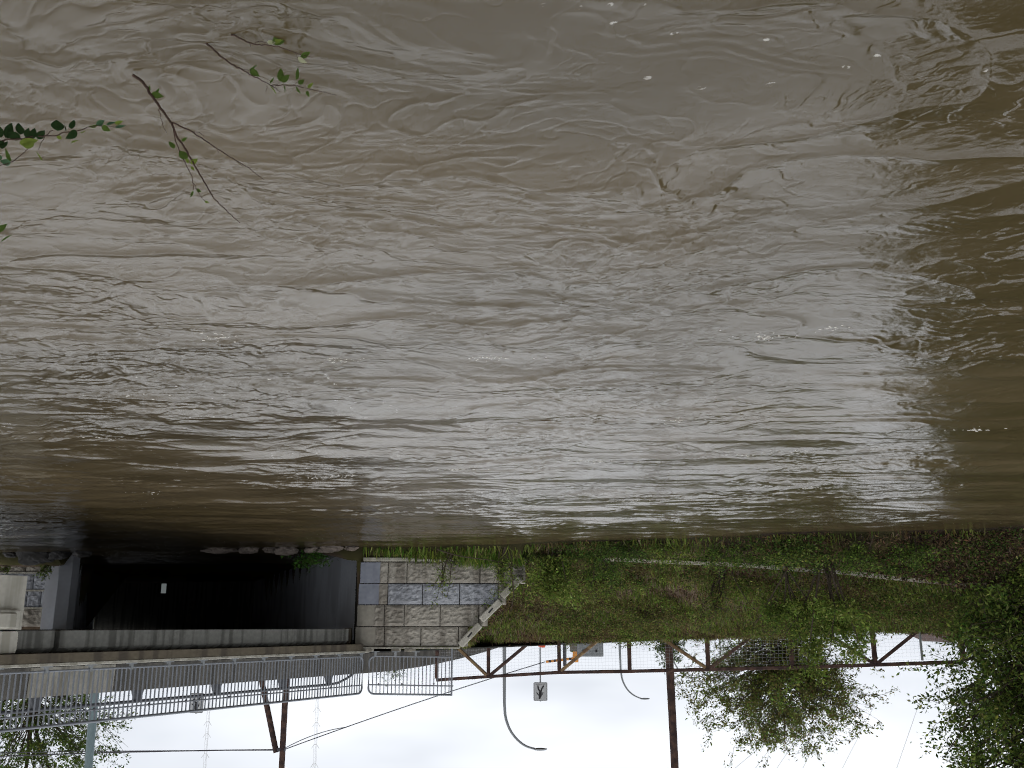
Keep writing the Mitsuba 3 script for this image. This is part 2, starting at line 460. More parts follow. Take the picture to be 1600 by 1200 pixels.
put(rb + '__deck', section([(0.0, 2.722), (0.0, 2.90), (0.05, 2.95), (10.9, 2.95), (10.9, 2.722)], 0.2, 25.0), 'mat_slab')
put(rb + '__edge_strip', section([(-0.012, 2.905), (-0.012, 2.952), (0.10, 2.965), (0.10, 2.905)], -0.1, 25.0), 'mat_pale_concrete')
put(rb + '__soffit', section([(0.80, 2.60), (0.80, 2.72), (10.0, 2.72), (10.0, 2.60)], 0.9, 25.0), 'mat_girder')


def wall_slab(a, b, z0, z1, t, back=True):
    """a vertical slab whose front face runs from a to b in plan"""
    a, b = np.asarray(a, float), np.asarray(b, float)
    d = (b - a) / np.linalg.norm(b - a)
    n = np.array([-d[1], d[0]])
    m = bevel_box(0, np.linalg.norm(b - a), 0, t, z0, z1, 0.012)
    M = np.eye(4)
    M[:2, 0], M[:2, 1], M[:2, 3] = d, n, a
    m.apply_transform(M)
    return m


D_ = np.array([0.36, 0.933])           # direction of the underpass
L0, R0 = np.array([4.58, 28.92]), np.array([14.10, 31.40])
put(rb + '__underpass_wall', wall_slab(L0, L0 + D_ * 26, -0.6, 2.62, 0.4), 'mat_abutment')
put(rb + '__underpass_wall', wall_slab(R0 + D_ * 26, R0, -0.6, 2.62, 0.4), 'mat_abutment')
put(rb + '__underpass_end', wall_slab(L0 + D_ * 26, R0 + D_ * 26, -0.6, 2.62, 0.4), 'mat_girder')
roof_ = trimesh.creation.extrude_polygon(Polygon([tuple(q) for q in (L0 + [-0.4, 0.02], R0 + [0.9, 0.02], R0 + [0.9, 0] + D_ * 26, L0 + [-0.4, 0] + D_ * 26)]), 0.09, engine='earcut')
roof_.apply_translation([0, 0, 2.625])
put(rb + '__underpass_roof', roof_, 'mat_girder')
put(rb + '__abutment_panel', wall_slab((14.16, 31.42), (15.05, 31.64), -0.6, 2.36, 0.4), 'mat_abutment')
put(rb + '__joint', wall_slab((4.40, 28.86), (4.60, 28.90), -0.3, 2.70, 0.1), 'mat_dark_joint')
put(rb + '__corbel', box(4.62, 4.78, 28.30, 28.75, 2.28, 2.70), 'mat_slab')
# near pier with a stepped cap, running out of the frame to the right
cap = [(9.55, 1.30), (9.55, 1.88), (9.66, 2.0), (9.66, 2.285), (25.0, 2.285), (25.0, 1.30)]
cp = trimesh.creation.extrude_polygon(Polygon([(s, z) for s, z in [(10.98, 1.30), (10.98, 2.285), (14.0, 2.285), (14.0, 1.30)]]), 0.55, engine='earcut')
v = cp.vertices.copy()
cp.vertices = np.stack([v[:, 0], 0.13 + v[:, 2], v[:, 1]], 1)
cp.invert()
put(rb + '__pier_cap', brm(cp), 'mat_pale_concrete')
put(rb + '__pier_ledge', brm(merge([bevel_box(11.10, 13.9, 0.03, 0.14, 1.92, 2.27, 0.02), bevel_box(11.20, 13.9, -0.02, 0.04, 1.98, 2.25, 0.02)])), 'mat_pale_concrete')
put(rb + '__pier', brm(bevel_box(12.6, 13.8, 0.16, 1.2, -1.5, 1.31, 0.02)), 'mat_concrete')
# pale dry end of the fascia, with a rounded lower edge
en = LineString([(11.28, 2.40), (11.28, 2.60)]).buffer(0.22, 8).union(Polygon([(11.3, 2.31), (11.3, 2.70), (25, 2.70), (25, 2.31)])).intersection(Polygon([(10.5, 2.31), (10.5, 2.70), (25, 2.70), (25, 2.31)]))
ep = trimesh.creation.extrude_polygon(en, 0.05, engine='earcut')
v = ep.vertices.copy()
ep.vertices = np.stack([v[:, 0], 0.09 + v[:, 2], v[:, 1]], 1)
ep.invert()
put(rb + '__fascia_end', brm(ep), 'mat_pale_concrete')
# dim marker lamps on the abutment deep under the bridge
for (x, y, z0, z1, w, e) in ((18.85, 53.2, 0.02, 0.52, 0.26, 0.2), (12.65, 53.6, 0.05, 0.42, 0.07, 0.2)):
    lm = box(x - w / 2 - 0.02, x + w / 2 + 0.02, y + 0.02, y + 0.14, z0 - 0.02, z1 + 0.02)
    k = put('bridge_lamp', lm, 'mat_grey_paint')
    key = numbered(k + '__lens')
    scene[key] = mikit.ply(box(x - w / 2, x + w / 2, y, y + 0.018, z0, z1), 'mat_sign_white', emitter={'type': 'area', 'radiance': {'type': 'rgb', 'value': [0.032, 0.036, 0.036]}})
tag('bridge_lamp', 'larger dim rectangular lamp on the wall in the dark under the bridge', 'lamp')
tag('bridge_lamp_001', 'tiny dim lamp in the dark under the bridge, the one nearer the block wall', 'lamp')

put('road', section([(0.35, 2.952), (0.35, 2.99), (10.3, 2.99), (10.3, 2.952)], -60.0, 25.0), 'mat_asphalt')
tag('road', 'asphalt road running over the bridge behind the railing', kind='structure')

# far parapet of the bridge, one clean pale segment
pt = name('bridge_parapet')
tag(pt, 'stained concrete parapet on the far side of the bridge road', 'parapet')
PAR = [(10.60, 2.95), (10.60, 3.2), (10.66, 4.36), (10.90, 4.36), (10.96, 2.95)]
segs = [(-16.5, -8.0), (-7.98, -0.64), (-0.62, 2.62), (2.64, 8.0), (8.02, 14.0)]
for a, b in segs:
    k = put(pt + '__segment', section(PAR, a, b), 'mat_concrete' if abs(a + 0.62) < 0.001 else 'mat_parapet')
    if abs(a + 0.62) < 0.001:
        tag(k, 'clean pale segment of the parapet')
endp = section([(10.62, 2.95), (10.66, 4.36), (10.90, 4.36), (10.94, 2.95)], -34.0, -16.52)
endp = endp.subdivide_to_size(1.2)
ev = endp.vertices
sl = (ev - np.r_[A0, 0]) @ np.r_[G, 0]
q_ = np.clip(-16.5 - sl, 0, 20)
ev[:, 2] = 2.95 + (ev[:, 2] - 2.95) * (1 - 0.012 * q_ - 0.0034 * q_ ** 2)
put(pt + '__segment', endp, 'mat_parapet')

gr = name('guard_rail')
tag(gr, 'dark steel guard rail on short posts on top of the far parapet', 'guard rail')
rl = [br(s, 10.78, 4.74) for s in (14.0, 4.0, -6.0, -12.6)] + [br(-13.2, 10.78, 4.70), br(-13.8, 10.78, 4.55), br(-14.3, 10.78, 4.37)]
put(gr + '__rail', tube(rl, 0.055, sides=8), 'mat_dark_paint', smooth=60)
for s in (6.2, 2.2, -1.8, -5.6, -9.4, -12.5):
    post = trimesh.creation.extrude_polygon(Polygon([(-0.22, 4.355), (0.22, 4.355), (0.08, 4.75), (-0.08, 4.75)]), 0.16, engine='earcut')
    v = post.vertices.copy()
    post.vertices = np.stack([v[:, 0] + s, v[:, 2] + 10.70, v[:, 1]], 1)
    post.invert()
    put(gr + '__post', brm(post), 'mat_dark_paint')

# near railing: a long panel and a short end panel
ra = name('bridge_railing')
tag(ra, 'long grey galvanised railing panel with upright bars along the bridge edge', 'railing', 'railing panels above the river')
S0, S1 = 0.12, 22.0
ZB, ZM, ZT = 3.05, 3.83, 4.05


def rounded_end(frame, s, sign, zb, zt, r=0.16):
    """the bent end of the frame, from the bottom rail round to the top rail"""
    pts = []
    for a in np.linspace(0, 90, 6):
        pts.append((s + sign * (r - r * math.sin(math.radians(a))), zb + r - r * math.cos(math.radians(a))))
    for a in np.linspace(90, 0, 6):
        pts.append((s + sign * (r - r * math.sin(math.radians(a))), zt - r + r * math.cos(math.radians(a))))
    return [frame(s_, z_) for s_, z_ in pts]


f1 = lambda s, z: br(s, 0.06, z)
put(ra + '__bottom_rail', tube([f1(S0 + 0.16, ZB), f1(S1, ZB)], 0.021, sides=8), 'mat_galvanised', smooth=60)
put(ra + '__middle_rail', tube([f1(S0, ZM), f1(S1, ZM)], 0.016, sides=8), 'mat_galvanised', smooth=60)
put(ra + '__top_rail', tube([f1(S0 + 0.16, ZT), f1(S1, ZT)], 0.028, sides=8), 'mat_galvanised', smooth=60)
put(ra + '__end_bend', tube(rounded_end(f1, S0, 1, ZB, ZT), 0.026, sides=8), 'mat_galvanised', smooth=60)
balus = mikit.ply(box(-0.012, 0.012, -0.010, 0.010, 0, ZT - ZB), 'mat_galvanised')
s = S0 + 0.12
while s < 15.5:
    key = numbered(ra + '__bar')
    q = f1(s, ZB)
    scene[key] = {**balus, 'to_world': T().translate([float(c) for c in q]).rotate([0, 0, 1], math.degrees(math.atan2(G[1], G[0])))}
    s += 0.116
brk = mikit.ply(merge([box(-0.03, 0.03, -0.03, 0.03, -0.005, 0.13), box(-0.10, 0.10, -0.05, 0.05, -0.005, 0.02)]), 'mat_grey_paint')
clip = mikit.ply(merge([trimesh.creation.icosphere(1, 0.024), box(-0.006, 0.006, -0.02, 0.02, -0.01, 0.05)]), 'mat_cable')
for s in np.arange(0.2, 15.0, 1.02):
    key = numbered(ra + '__bracket')
    q = br(s, 0.06, 2.96)
    scene[key] = {**brk, 'to_world': T().translate([float(c) for c in q]).rotate([0, 0, 1], math.degrees(math.atan2(G[1], G[0])))}
for s in (0.6, 1.55, 2.9, 4.2, 5.4, 6.5, 6.75, 7.8, 9.2):
    key = numbered(ra + '__clip')
    q = f1(s, ZM - 0.02)
    scene[key] = {**clip, 'to_world': T().translate([float(c) for c in q])}

rbk = name('bridge_railing')
tag(rbk, 'short railing panel with square outer end at the top of the block wall', 'railing', 'railing panels above the river')
f2 = lambda x, z: np.array([x, 28.26 + (4.06 - x) * 0.02, z])
XA, XB = 4.03, 1.70
put(rbk + '__bottom_rail', tube([f2(XA - 0.16, ZB), f2(XB, ZB + 0.02)], 0.021, sides=8), 'mat_galvanised', smooth=60)
put(rbk + '__middle_rail', tube([f2(XA, 3.82), f2(XB - 0.05, 3.86)], 0.018, sides=8), 'mat_galvanised', smooth=60)
put(rbk + '__top_rail', tube([f2(XA - 0.16, ZT + 0.02), f2(XB - 0.01, ZT + 0.05)], 0.026, sides=8), 'mat_galvanised', smooth=60)
put(rbk + '__end_bend', tube(rounded_end(f2, XA, -1, ZB, ZT + 0.02), 0.026, sides=8), 'mat_galvanised', smooth=60)
put(rbk + '__end_post', bar(f2(XB, 2.80), f2(XB, ZT + 0.07), 0.05), 'mat_galvanised')
bal2 = mikit.ply(box(-0.012, 0.012, -0.010, 0.010, 0, ZT - ZB + 0.02), 'mat_galvanised')
for x in np.arange(XA - 0.11, XB + 0.06, -0.1075):
    key = numbered(rbk + '__bar')
    scene[key] = {**bal2, 'to_world': T().translate([float(c) for c in f2(x, ZB)])}
for x in (3.86, 3.30, 2.72):
    key = numbered(rbk + '__bracket')
    q = f2(x, 2.92)
    scene[key] = {**brk, 'to_world': T().translate([float(c) for c in q])}
for x in (3.75, 3.1, 2.2):
    key = numbered(rbk + '__clip')
    scene[key] = {**clip, 'to_world': T().translate([float(c) for c in f2(x, 3.80)])}


# ------------------------------------------------------------------ block walls
def block(x0, x1, z0, z1, yf, rough, seed, depth=0.5):
    """a precast block: rock face (gridded and displaced) inside a straight margin, plain sides"""
    nx, nz = (max(4, int((x1 - x0) / 0.05)), 13) if rough else (3, 3)
    gx_, gz_ = np.linspace(0, 1, nx + 1), np.linspace(0, 1, nz + 1)
    Xg, Zg = np.meshgrid(gx_, gz_)
    m = np.minimum.reduce([Xg * (x1 - x0), (1 - Xg) * (x1 - x0), Zg * (z1 - z0), (1 - Zg) * (z1 - z0)])
    P = np.stack([x0 + Xg * (x1 - x0), np.full_like(Xg, yf), z0 + Zg * (z1 - z0)], -1)
    if rough:
        edge = sstep(0.0, 0.07, m)
        P[..., 1] -= edge * (0.015 + 0.06 * np.clip(0.5 + 0.75 * pfbm(P[..., 0] * 8 + seed * 7.3, P[..., 2] * 10 + seed, 2, 40), 0, 1))
    else:
        P[..., 1] -= np.where(m > 1e-6, 0.012, 0.0)
    fr = trimesh.Trimesh(P.reshape(-1, 3), grid_faces(nz + 1, nx + 1), process=False)
    back = box(x0, x1, yf, yf + depth, z0, z1)
    keep = back.triangles_center[:, 1] > yf + 1e-6
    back.update_faces(keep)
    return merge([fr, back])


bw = name('block_wall')
tag(bw, 'tall retaining wall of rough concrete blocks beside the bridge, some painted blue grey', 'wall')
zc_ = [0.42, 1.03, 1.63, 2.24, 2.80]
cols = [
    [4.40, 3.82, 3.59, 3.04, 2.02, 0.93, 0.26, -0.40],
    [4.43, 3.83, 3.58, 2.58, 1.51, 0.40, 0.16],
    [4.45, 3.95, 3.66, 3.09, 2.06, 0.95, 0.70],
    [4.48, 3.90, 3.64, 2.60, 1.53, 1.26],
]
# first piece of each course is a smooth half, then rough pieces; where the paint covers a block it is blue grey
smooth_first = {0: 'mat_block_blue_smooth', 1: 'mat_block_blue_smooth', 2: 'mat_block_smooth', 3: 'mat_block_smooth'}
for c, xs in enumerate(cols):
    for k in range(len(xs) - 1):
        x1, x0 = xs[k], xs[k + 1]
        g = 0.012
        mat = 'mat_block'
        rough_face = k > 0
        if k == 0: mat = smooth_first[c]
        if c == 1 and k in (2, 3, 4): mat = 'mat_block_blue'
        key = put(bw + '__block', block(x0 + (g if k != 0 else 0.002), x1 - (g if k != 1 else 0.0), zc_[c] + g, zc_[c + 1] - g, 28.36 + 0.012 * ((c * 7 + k * 3) % 4) / 4, rough_face, c * 11 + k), mat)
        if 'blue' in mat:
            labels[key] = {'label': 'block painted over in blue grey'}
put(bw + '__core', merge([box(xs[-1] + 0.05, 4.40, 28.42, 28.54, zc_[i] - 0.02, zc_[i + 1] - 0.03) for i, xs in enumerate(cols)]), 'mat_dark_joint')
put(bw + '__capping', bevel_box(1.5, 4.62, 28.26, 28.9, 2.802, 2.845, 0.01), 'mat_pale_concrete')
for x0, x1 in ((4.30, 3.98), (3.42, 3.20), (3.05, 2.78)):
    put(bw + '__capping_stone', bevel_box(x1, x0, 28.24, 28.8, 2.847, 2.93, 0.015), 'mat_block_smooth')
put(bw + '__footing', bevel_box(-0.4, 4.3, 28.20, 28.42, 0.30, 0.40, 0.012), 'mat_pale_concrete')
# sloped coping slabs stepping down the end of the wall, each with a dark lifting slot
for (xa, za, xb, zb) in ((1.47, 2.85, 0.91, 2.20), (0.88, 2.16, 0.33, 1.55), (0.30, 1.50, -0.24, 0.92)):
    k = put(bw + '__coping', bar((xa, 28.24, za - 0.10), (xb, 28.24, zb - 0.02), 0.30, 0.20), 'mat_pale_concrete')
    mx, mz = (xa + xb) / 2, (za + zb) / 2 - 0.06
    dx, dz = (xb - xa) * 0.11, (zb - za) * 0.11
    put(k + '__slot', bar((mx - dx, 28.115, mz - dz), (mx + dx, 28.115, mz + dz), 0.06, 0.05), 'mat_black')

bw2 = name('block_wall')
tag(bw2, 'block wall beyond the bridge at the right of the dark opening, seen upright', 'wall')
zz = [-0.10, 0.54, 1.11, 1.66, 2.26]
jo = [[14.97, 15.3, 15.9, 16.9, 17.9], [14.95, 15.6, 16.6, 17.6], [14.93, 15.3, 15.75, 16.8, 17.8], [14.88, 15.9, 16.9, 17.9]]
for c in range(4):
    for k in range(len(jo[c]) - 1):
        put(bw2 + '__block', block(jo[c][k] + 0.012, jo[c][k + 1] - 0.012, zz[c] + 0.012, zz[c + 1] - 0.012, 32.0, True, 90 + c * 5 + k), 'mat_block_blue' if c in (1, 2) else 'mat_block')
for c in (1, 2, 3):
    put(bw2 + '__ledge', bevel_box(14.75, 18.0, 31.93, 32.05, zz[c] - 0.03, zz[c] + 0.02, 0.008), 'mat_pale_concrete')
put(bw2 + '__core', box(14.9, 18.0, 32.08, 32.3, -0.5, 2.24), 'mat_dark_joint')

# ------------------------------------------------------------------ truss footbridge behind the crest
tr = name('truss_footbridge')
tag(tr, 'rust brown steel truss footbridge with diagonals and wire mesh behind the bank', 'footbridge')
top = [(3.26, 43.5, 4.50), (1.0, 42.5, 4.31), (-1.93, 41.0, 4.07), (-4.66, 39.7, 3.97), (-7.5, 38.3, 3.84), (-10.4, 37.2, 3.72), (-13.13, 36.2, 3.59), (-15.9, 35.25, 3.45)]
bot = [(x, y, z - 2.15) for x, y, z in top]
for a, b in zip(top[:-1], top[1:]):
    put(tr + '__top_chord', bar(a, b, 0.13), 'mat_rust')
    put(tr + '__bottom_chord', bar((a[0], a[1], a[2] - 2.15), (b[0], b[1], b[2] - 2.15), 0.16), 'mat_rust')
for k, (a, b) in enumerate(zip(top, bot)):
    put(tr + '__upright', bar((a[0], a[1], a[2] - 0.06), (b[0], b[1], b[2] + 0.08), 0.15), 'mat_rust')
dg = [(bot[0], top[1]), (top[1], bot[2]), (top[2], bot[3]), (bot[3], top[4]), (top[4], bot[5]), (bot[5], top[6]), (top[6], bot[7])]
for k, (a, b) in enumerate(dg):
    a, b = np.array(a), np.array(b)
    d = b - a
    put(tr + '__diagonal', bar(a + d * 0.03 + [0, -0.02, 0], b - d * 0.03 + [0, -0.02, 0], 0.12), 'mat_rust_pale' if k in (0, 2, 3) else 'mat_rust')
mesh_w = []
for a, b in zip(top[:-1], top[1:]):
    a, b = np.array(a), np.array(b)
    for h in np.arange(0.12, 2.0, 0.125):
        mesh_w.append(tube([a - [0, -0.07, h], b - [0, -0.07, h]], 0.0026, sides=3, cap=False))
    for t in np.linspace(0, 1, 22)[:-1]:
        q = a + (b - a) * t
        mesh_w.append(tube([q + [0, 0.08, 0], q + [0, 0.08, -2.0]], 0.0022, sides=3, cap=False))
k = put(tr + '__wire_mesh', merge(mesh_w), 'mat_wire')
tag(k, kind='stuff')
put(tr + '__rail_post', bar((-14.6, 35.6, 1.4), (-14.6, 35.6, 3.42), 0.07), 'mat_grey_paint')
put(tr + '__deck', merge([bar(np.array(a) + [0.35, 0.9, -2.2], np.array(b) + [0.35, 0.9, -2.2], 1.7, 0.08) for a, b in zip(top[:-1], top[1:])]), 'mat_rust')

# ------------------------------------------------------------------ poles, lamps, signs
st = name('steel_pole')
tag(st, 'tall dark brown steel pole standing in front of the leafy tree', 'pole')
put(st + '__shaft', tube([(-6.36, 40.6, 1.5), (-6.42, 40.6, 6.0), (-6.52, 40.6, 14.0)], 0.17, 0.14, 10), 'mat_rust', smooth=60)
st2 = name('steel_pole')
tag(st2, 'brown steel pole with a leaning strut behind the railing', 'pole')
put(st2 + '__shaft', tube([(10.34, 46.0, 2.4), (10.32, 46.0, 8.4), (10.30, 46.0, 13.5)], 0.14, 0.12, 10), 'mat_rust', smooth=60)
put(st2 + '__strut', tube([(11.95, 46.0, 2.6), (11.40, 46.0, 4.84), (10.60, 46.0, 7.75)], 0.125, 0.125, 10), 'mat_rust', smooth=60)
put(st2 + '__bracket', box(10.2, 10.72, 45.9, 46.1, 7.56, 7.70), 'mat_cable')
pp = put('signal_pole', tube([(14.90, 36.0, 2.4), (14.895, 36.0, 4.5), (14.85, 36.0, 7.1), (14.82, 36.0, 10.0)], 0.175, 0.115, 12), 'mat_teal_paint', smooth=60)
tag(pp, 'pale blue grey round pole rising behind the pale parapet segment', 'pole')


def lamp(pts, r, head_l, label, ground):
    k = name('street_lamp')
    tag(k, label, 'street lamp', 'curved street lamps along the road')
    p = [(pts[0][0], pts[0][1], ground)] + pts
    put(k + '__pole', tube(spline(p, 40), r * 1.15, r * 0.55, 8), 'mat_grey_paint', smooth=60)
    x, y, z = pts[-1]
    hd = trimesh.creation.icosphere(2, 1.0)
    hd.apply_scale([head_l / 2, head_l * 0.2, head_l * 0.13])
    hd.vertices[:, 2] = np.where(hd.vertices[:, 2] < 0, hd.vertices[:, 2] * 0.45, hd.vertices[:, 2])
    hd.apply_translation([x - head_l * 0.35, y, z])
    put(k + '__lamp_head', hd, 'mat_grey_paint', smooth=40)


lamp([(0.46, 60.0, 3.06), (0.45, 60.0, 6.6), (0.40, 60.0, 7.35), (0.16, 60.0, 8.1), (-0.30, 60.0, 8.72), (-0.85, 60.0, 9.10), (-1.35, 60.0, 9.24)], 0.105, 0.85, 'curved grey street lamp beside the pedestrian sign, tallest of the row', 2.6)
lamp([(-8.10, 75.0, 3.28), (-8.13, 75.0, 5.3), (-8.2, 75.0, 6.0), (-8.5, 75.0, 6.72), (-9.0, 75.0, 7.22), (-9.6, 75.0, 7.48)], 0.085, 0.75, 'smaller curved street lamp left of the brown pole, seen through the truss', 2.6)
lamp([(-15.8, 100.0, 3.9), (-15.9, 100.0, 4.9), (-16.3, 100.0, 6.0), (-17.0, 100.0, 6.9), (-17.8, 100.0, 7.3)], 0.09, 0.7, 'faint farthest street lamp beside the brown pole', 2.6)


def figure(s):
    """the walking pedestrian of the sign, s = height of the figure; x to the right, y up, feet at 0"""
    L = lambda pts, w: LineString([(a * s, b * s) for a, b in pts]).buffer(w * s, 6)
    parts = [Point(0.06 * s, 0.93 * s).buffer(0.085 * s), L([(0.03, 0.80), (0.0, 0.52)], 0.115), L([(0.0, 0.50), (0.16, 0.26), (0.20, 0.02)], 0.062),
             L([(-0.02, 0.50), (-0.10, 0.25), (-0.24, 0.03)], 0.062), L([(0.05, 0.80), (0.20, 0.66), (0.30, 0.52)], 0.036), L([(0.0, 0.80), (-0.16, 0.66), (-0.20, 0.50)], 0.036)]
    return unary_union(parts)


def ped_sign(x, y, z0, z1, w, label, pole_z):
    k = name('pedestrian_sign')
    tag(k, label, 'sign', 'white pedestrian signs')
    rect = Polygon([(-w / 2, z0), (w / 2, z0), (w / 2, z1), (-w / 2, z1)]).buffer(-0.06).buffer(0.06)

    def flat(shape, t, yy):
        shape = getattr(shape, 'geoms', [shape])
        ms = []
        for g in shape:
            e = trimesh.creation.extrude_polygon(g, t, engine='earcut')
            vv = e.vertices.copy()
            e.vertices = np.stack([vv[:, 0] + x, yy - vv[:, 2], vv[:, 1]], 1)
            e.invert()
            e.fix_normals()
            ms.append(e)
        return merge(ms)
    put(k + '__plate', flat(rect, 0.02, y), 'mat_sign_white')
    put(k + '__border', flat(rect.buffer(-0.018).difference(rect.buffer(-0.034)), 0.004, y - 0.021), 'mat_black')
    h = z1 - z0
    fig = figure(h * 0.70)
    from shapely import affinity
    put(k + '__pictogram', flat(affinity.translate(fig, 0, z0 + h * 0.19), 0.004, y - 0.021), 'mat_black')
    put(k + '__line', flat(Polygon([(-w * 0.36, z0 + h * 0.085), (w * 0.36, z0 + h * 0.085), (w * 0.36, z0 + h * 0.115), (-w * 0.36, z0 + h * 0.115)]), 0.004, y - 0.021), 'mat_black')
    put(k + '__post', bar((x, y + 0.035, pole_z), (x, y + 0.035, z1 + 0.03), 0.07), 'mat_grey_paint')


ped_sign(-1.41, 50.0, 4.95, 5.83, 0.69, 'white pedestrian sign on a thin post against the open sky', 2.6)
ped_sign(13.72, 44.0, 5.07, 5.90, 0.60, 'white pedestrian sign seen through the bars of the long railing', 2.95)
o = put('warning_flag', trimesh.convex.convex_hull(np.array([(-1.20, 49.96, 3.05), (-1.72, 49.96, 3.0), (-1.66, 49.96, 3.28), (-1.30, 49.96, 3.22), (-1.2, 49.99, 3.05), (-1.72, 49.99, 3.0), (-1.5, 49.92, 3.3), (-1.45, 49.94, 2.9)])), 'mat_orange')
tag(o, 'small red orange warning flag on the post of the pedestrian sign', 'flag')

bg = name('barrier_arm')
tag(bg, 'orange and dark striped barrier arm with yellow drive housing behind the truss', 'barrier')
a, b = np.array([-1.63, 48.0, 3.90]), np.array([-3.1, 48.0, 3.73])
for i in range(12):
    put(bg + '__stripe', bar(a + (b - a) * i / 12, a + (b - a) * (i + 1) / 12, 0.12, 0.12), 'mat_orange_paint' if i % 2 == 0 else 'mat_rust')
put(bg + '__housing', bevel_box(-3.18, -2.92, 47.85, 48.15, 3.40, 3.92, 0.03), 'mat_orange_paint')
put(bg + '__post', bar((-3.0, 48.0, 2.5), (-3.0, 48.0, 3.45), 0.42, 0.3), 'mat_block_smooth')
pn = name('sign_panel')
tag(pn, 'grey back of a wide sign with two dark bolts just above the bank crest', 'sign')
put(pn + '__plate', bevel_box(-4.30, -3.06, 46.97, 47.03, 2.80, 3.64, 0.025), 'mat_grey_paint')
for x in (-3.36, -3.96):
    put(pn + '__bolt', bevel_box(x - 0.045, x + 0.045, 46.92, 46.968, 3.32, 3.44, 0.01), 'mat_black')
put(pn + '__post', bar((-3.68, 47.08, 2.4), (-3.68, 47.08, 3.6), 0.09), 'mat_grey_paint')
o = put('bollard', bevel_box(-2.56, -2.40, 46.92, 47.08, 2.4, 4.06, 0.02), 'mat_cable')
tag(o, 'dark narrow post standing beside the grey sign panel', 'post')


def catenary(a, b, sag, n=20):
    t = np.linspace(0, 1, n)[:, None]
    p = np.asarray(a, float) * (1 - t) + np.asarray(b, float) * t
    p[:, 2] -= sag * 4 * (t * (1 - t))[:, 0]
    return p


for (a, b, sag, r, lab) in (
        ((10.45, 46.0, 7.63), (30.0, 46.0, 8.25), 0.12, 0.028, 'thick dark span wire running right from the strutted pole'),
        ((10.45, 46.0, 7.66), (30.0, 47.0, 8.02), 0.06, 0.020, 'thinner dark span wire running right just above the thick one'),
        ((10.28, 46.0, 7.64), (-1.60, 48.0, 3.90), 0.10, 0.022, 'long dark cable slanting down from the strutted pole to the barrier arm'),
        ((10.28, 46.0, 7.60), (7.6, 46.4, 6.72), 0.14, 0.018, 'short slack cable looped under the slanting cable')):
    o = put('span_wire', tube(catenary(a, b, sag), r, sides=5), 'mat_cable')
    tag(o, lab, 'wire', 'wires at the strutted pole')

NTH = ('first', 'second', 'third', 'fourth', 'fifth', 'last')
for i, (a, b) in enumerate((((-17.5, 90, 15.9), (-26, 90, 9.5)), ((-20, 90, 15.9), (-26.5, 92, 9.2)), ((-22.0, 90, 15.9), (-28, 92, 9.2)), ((-24.5, 90, 15.9), (-29.5, 92, 9.2)), ((-28.0, 90, 15.9), (-33, 92, 9.2)), ((-33, 90, 15.9), (-37, 92, 9.2)))):
    d = np.array(a) - np.array(b)
    o = put('overhead_line', tube([np.array(b), np.array(a) + d * 0.6], 0.016, sides=4), 'mat_wire')
    tag(o, f'thin pale overhead line above the airy tree, {NTH[i]} counted from the brown pole', 'wire', 'thin lines above the airy tree')

for i, (x, lab, z1) in enumerate(((119.8, 'faint lattice radio mast behind the long railing, nearer the frame edge', 70.0), (77.0, 'faint lattice radio mast beside the strutted pole', 70.0))):
    k = name('radio_mast')
    tag(k, lab, 'mast', 'faint lattice masts on the horizon')
    zs = np.arange(2, z1, 2.4)
    lat = []
    for sx in (-0.55, 0.55):
        lat.append(tube([(x + sx, 400, 2), (x + sx, 400, z1)], 0.05, sides=3))
    lat.append(tube([(x, 401, 2), (x, 401, z1)], 0.05, sides=3))
    for n, z in enumerate(zs):
        sg = 1 if n % 2 else -1
        lat.append(tube([(x - 0.55 * sg, 400, z), (x + 0.55 * sg, 400, z + 2.4)], 0.035, sides=3))
        lat.append(tube([(x - 0.55, 400, z), (x + 0.55, 400, z)], 0.035, sides=3))
    put(k + '__lattice', merge(lat), 'mat_mast')
    for z in ((39.5, 44.0, 51.5) if i == 0 else (34.5, 40.0, 48.0, 55.0)):
        put(k + '__antenna', merge([tube([(x - 1.5, 400, z + 1.0), (x - 0.4, 400, z - 0.6), (x + 0.4, 400, z - 0.6), (x + 1.5, 400, z + 1.0)], 0.08, sides=4)]), 'mat_mast')

sh = name('shed')
tag(sh, 'small brown gabled shed on the horizon behind the far end of the truss', 'shed')
put(sh + '__wall', bevel_box(-48.9, -45.7, 108, 114, 2.2, 3.2, 0.02), 'mat_rust_pale')


def gable(pts, y0, t, mat, part):
    m_ = trimesh.creation.extrude_polygon(Polygon(pts), t, engine='earcut')
    v_ = m_.vertices.copy()
    m_.vertices = np.stack([v_[:, 0], y0 - v_[:, 2], v_[:, 1]], 1)
    m_.fix_normals()
    put(sh + part, m_, mat)


gable([(-49.3, 3.12), (-47.3, 4.0), (-45.3, 3.12), (-45.4, 3.02), (-47.3, 3.85), (-49.2, 3.02)], 114.5, 7.0, 'mat_rust', '__roof')
gable([(-48.9, 3.2), (-47.3, 3.86), (-45.7, 3.2)], 108.2, 0.2, 'mat_rust_pale', '__gable')
put(sh + '__window', box(-47.5, -47.1, 107.9, 107.99, 3.3, 3.6), 'mat_black')

# ------------------------------------------------------------------ stones at the water's edge
def rock(x, y, z, sx, sy, sz, seed, mat, label, group):
    m = trimesh.creation.icosphere(subdivisions=3, radius=1.0)
    n = meshkit.fbm(m.vertices * 1.3 + seed * 3.1, 3, seed=seed)
    w = np.abs(m.vertices @ np.array([[0.8, 0.1, -0.5], [0.3, 0.9, 0.4], [-0.5, 0.4, 0.8]]))
    m.vertices *= ((0.45 + 1.1 * n) / (0.72 + 0.38 * w.max(1)))[:, None]
    m.apply_scale([sx, sy, sz])
    m.apply_translation([x, y, z])
    o = put('rock', m, mat)
    tag(o, label, 'rock', group)


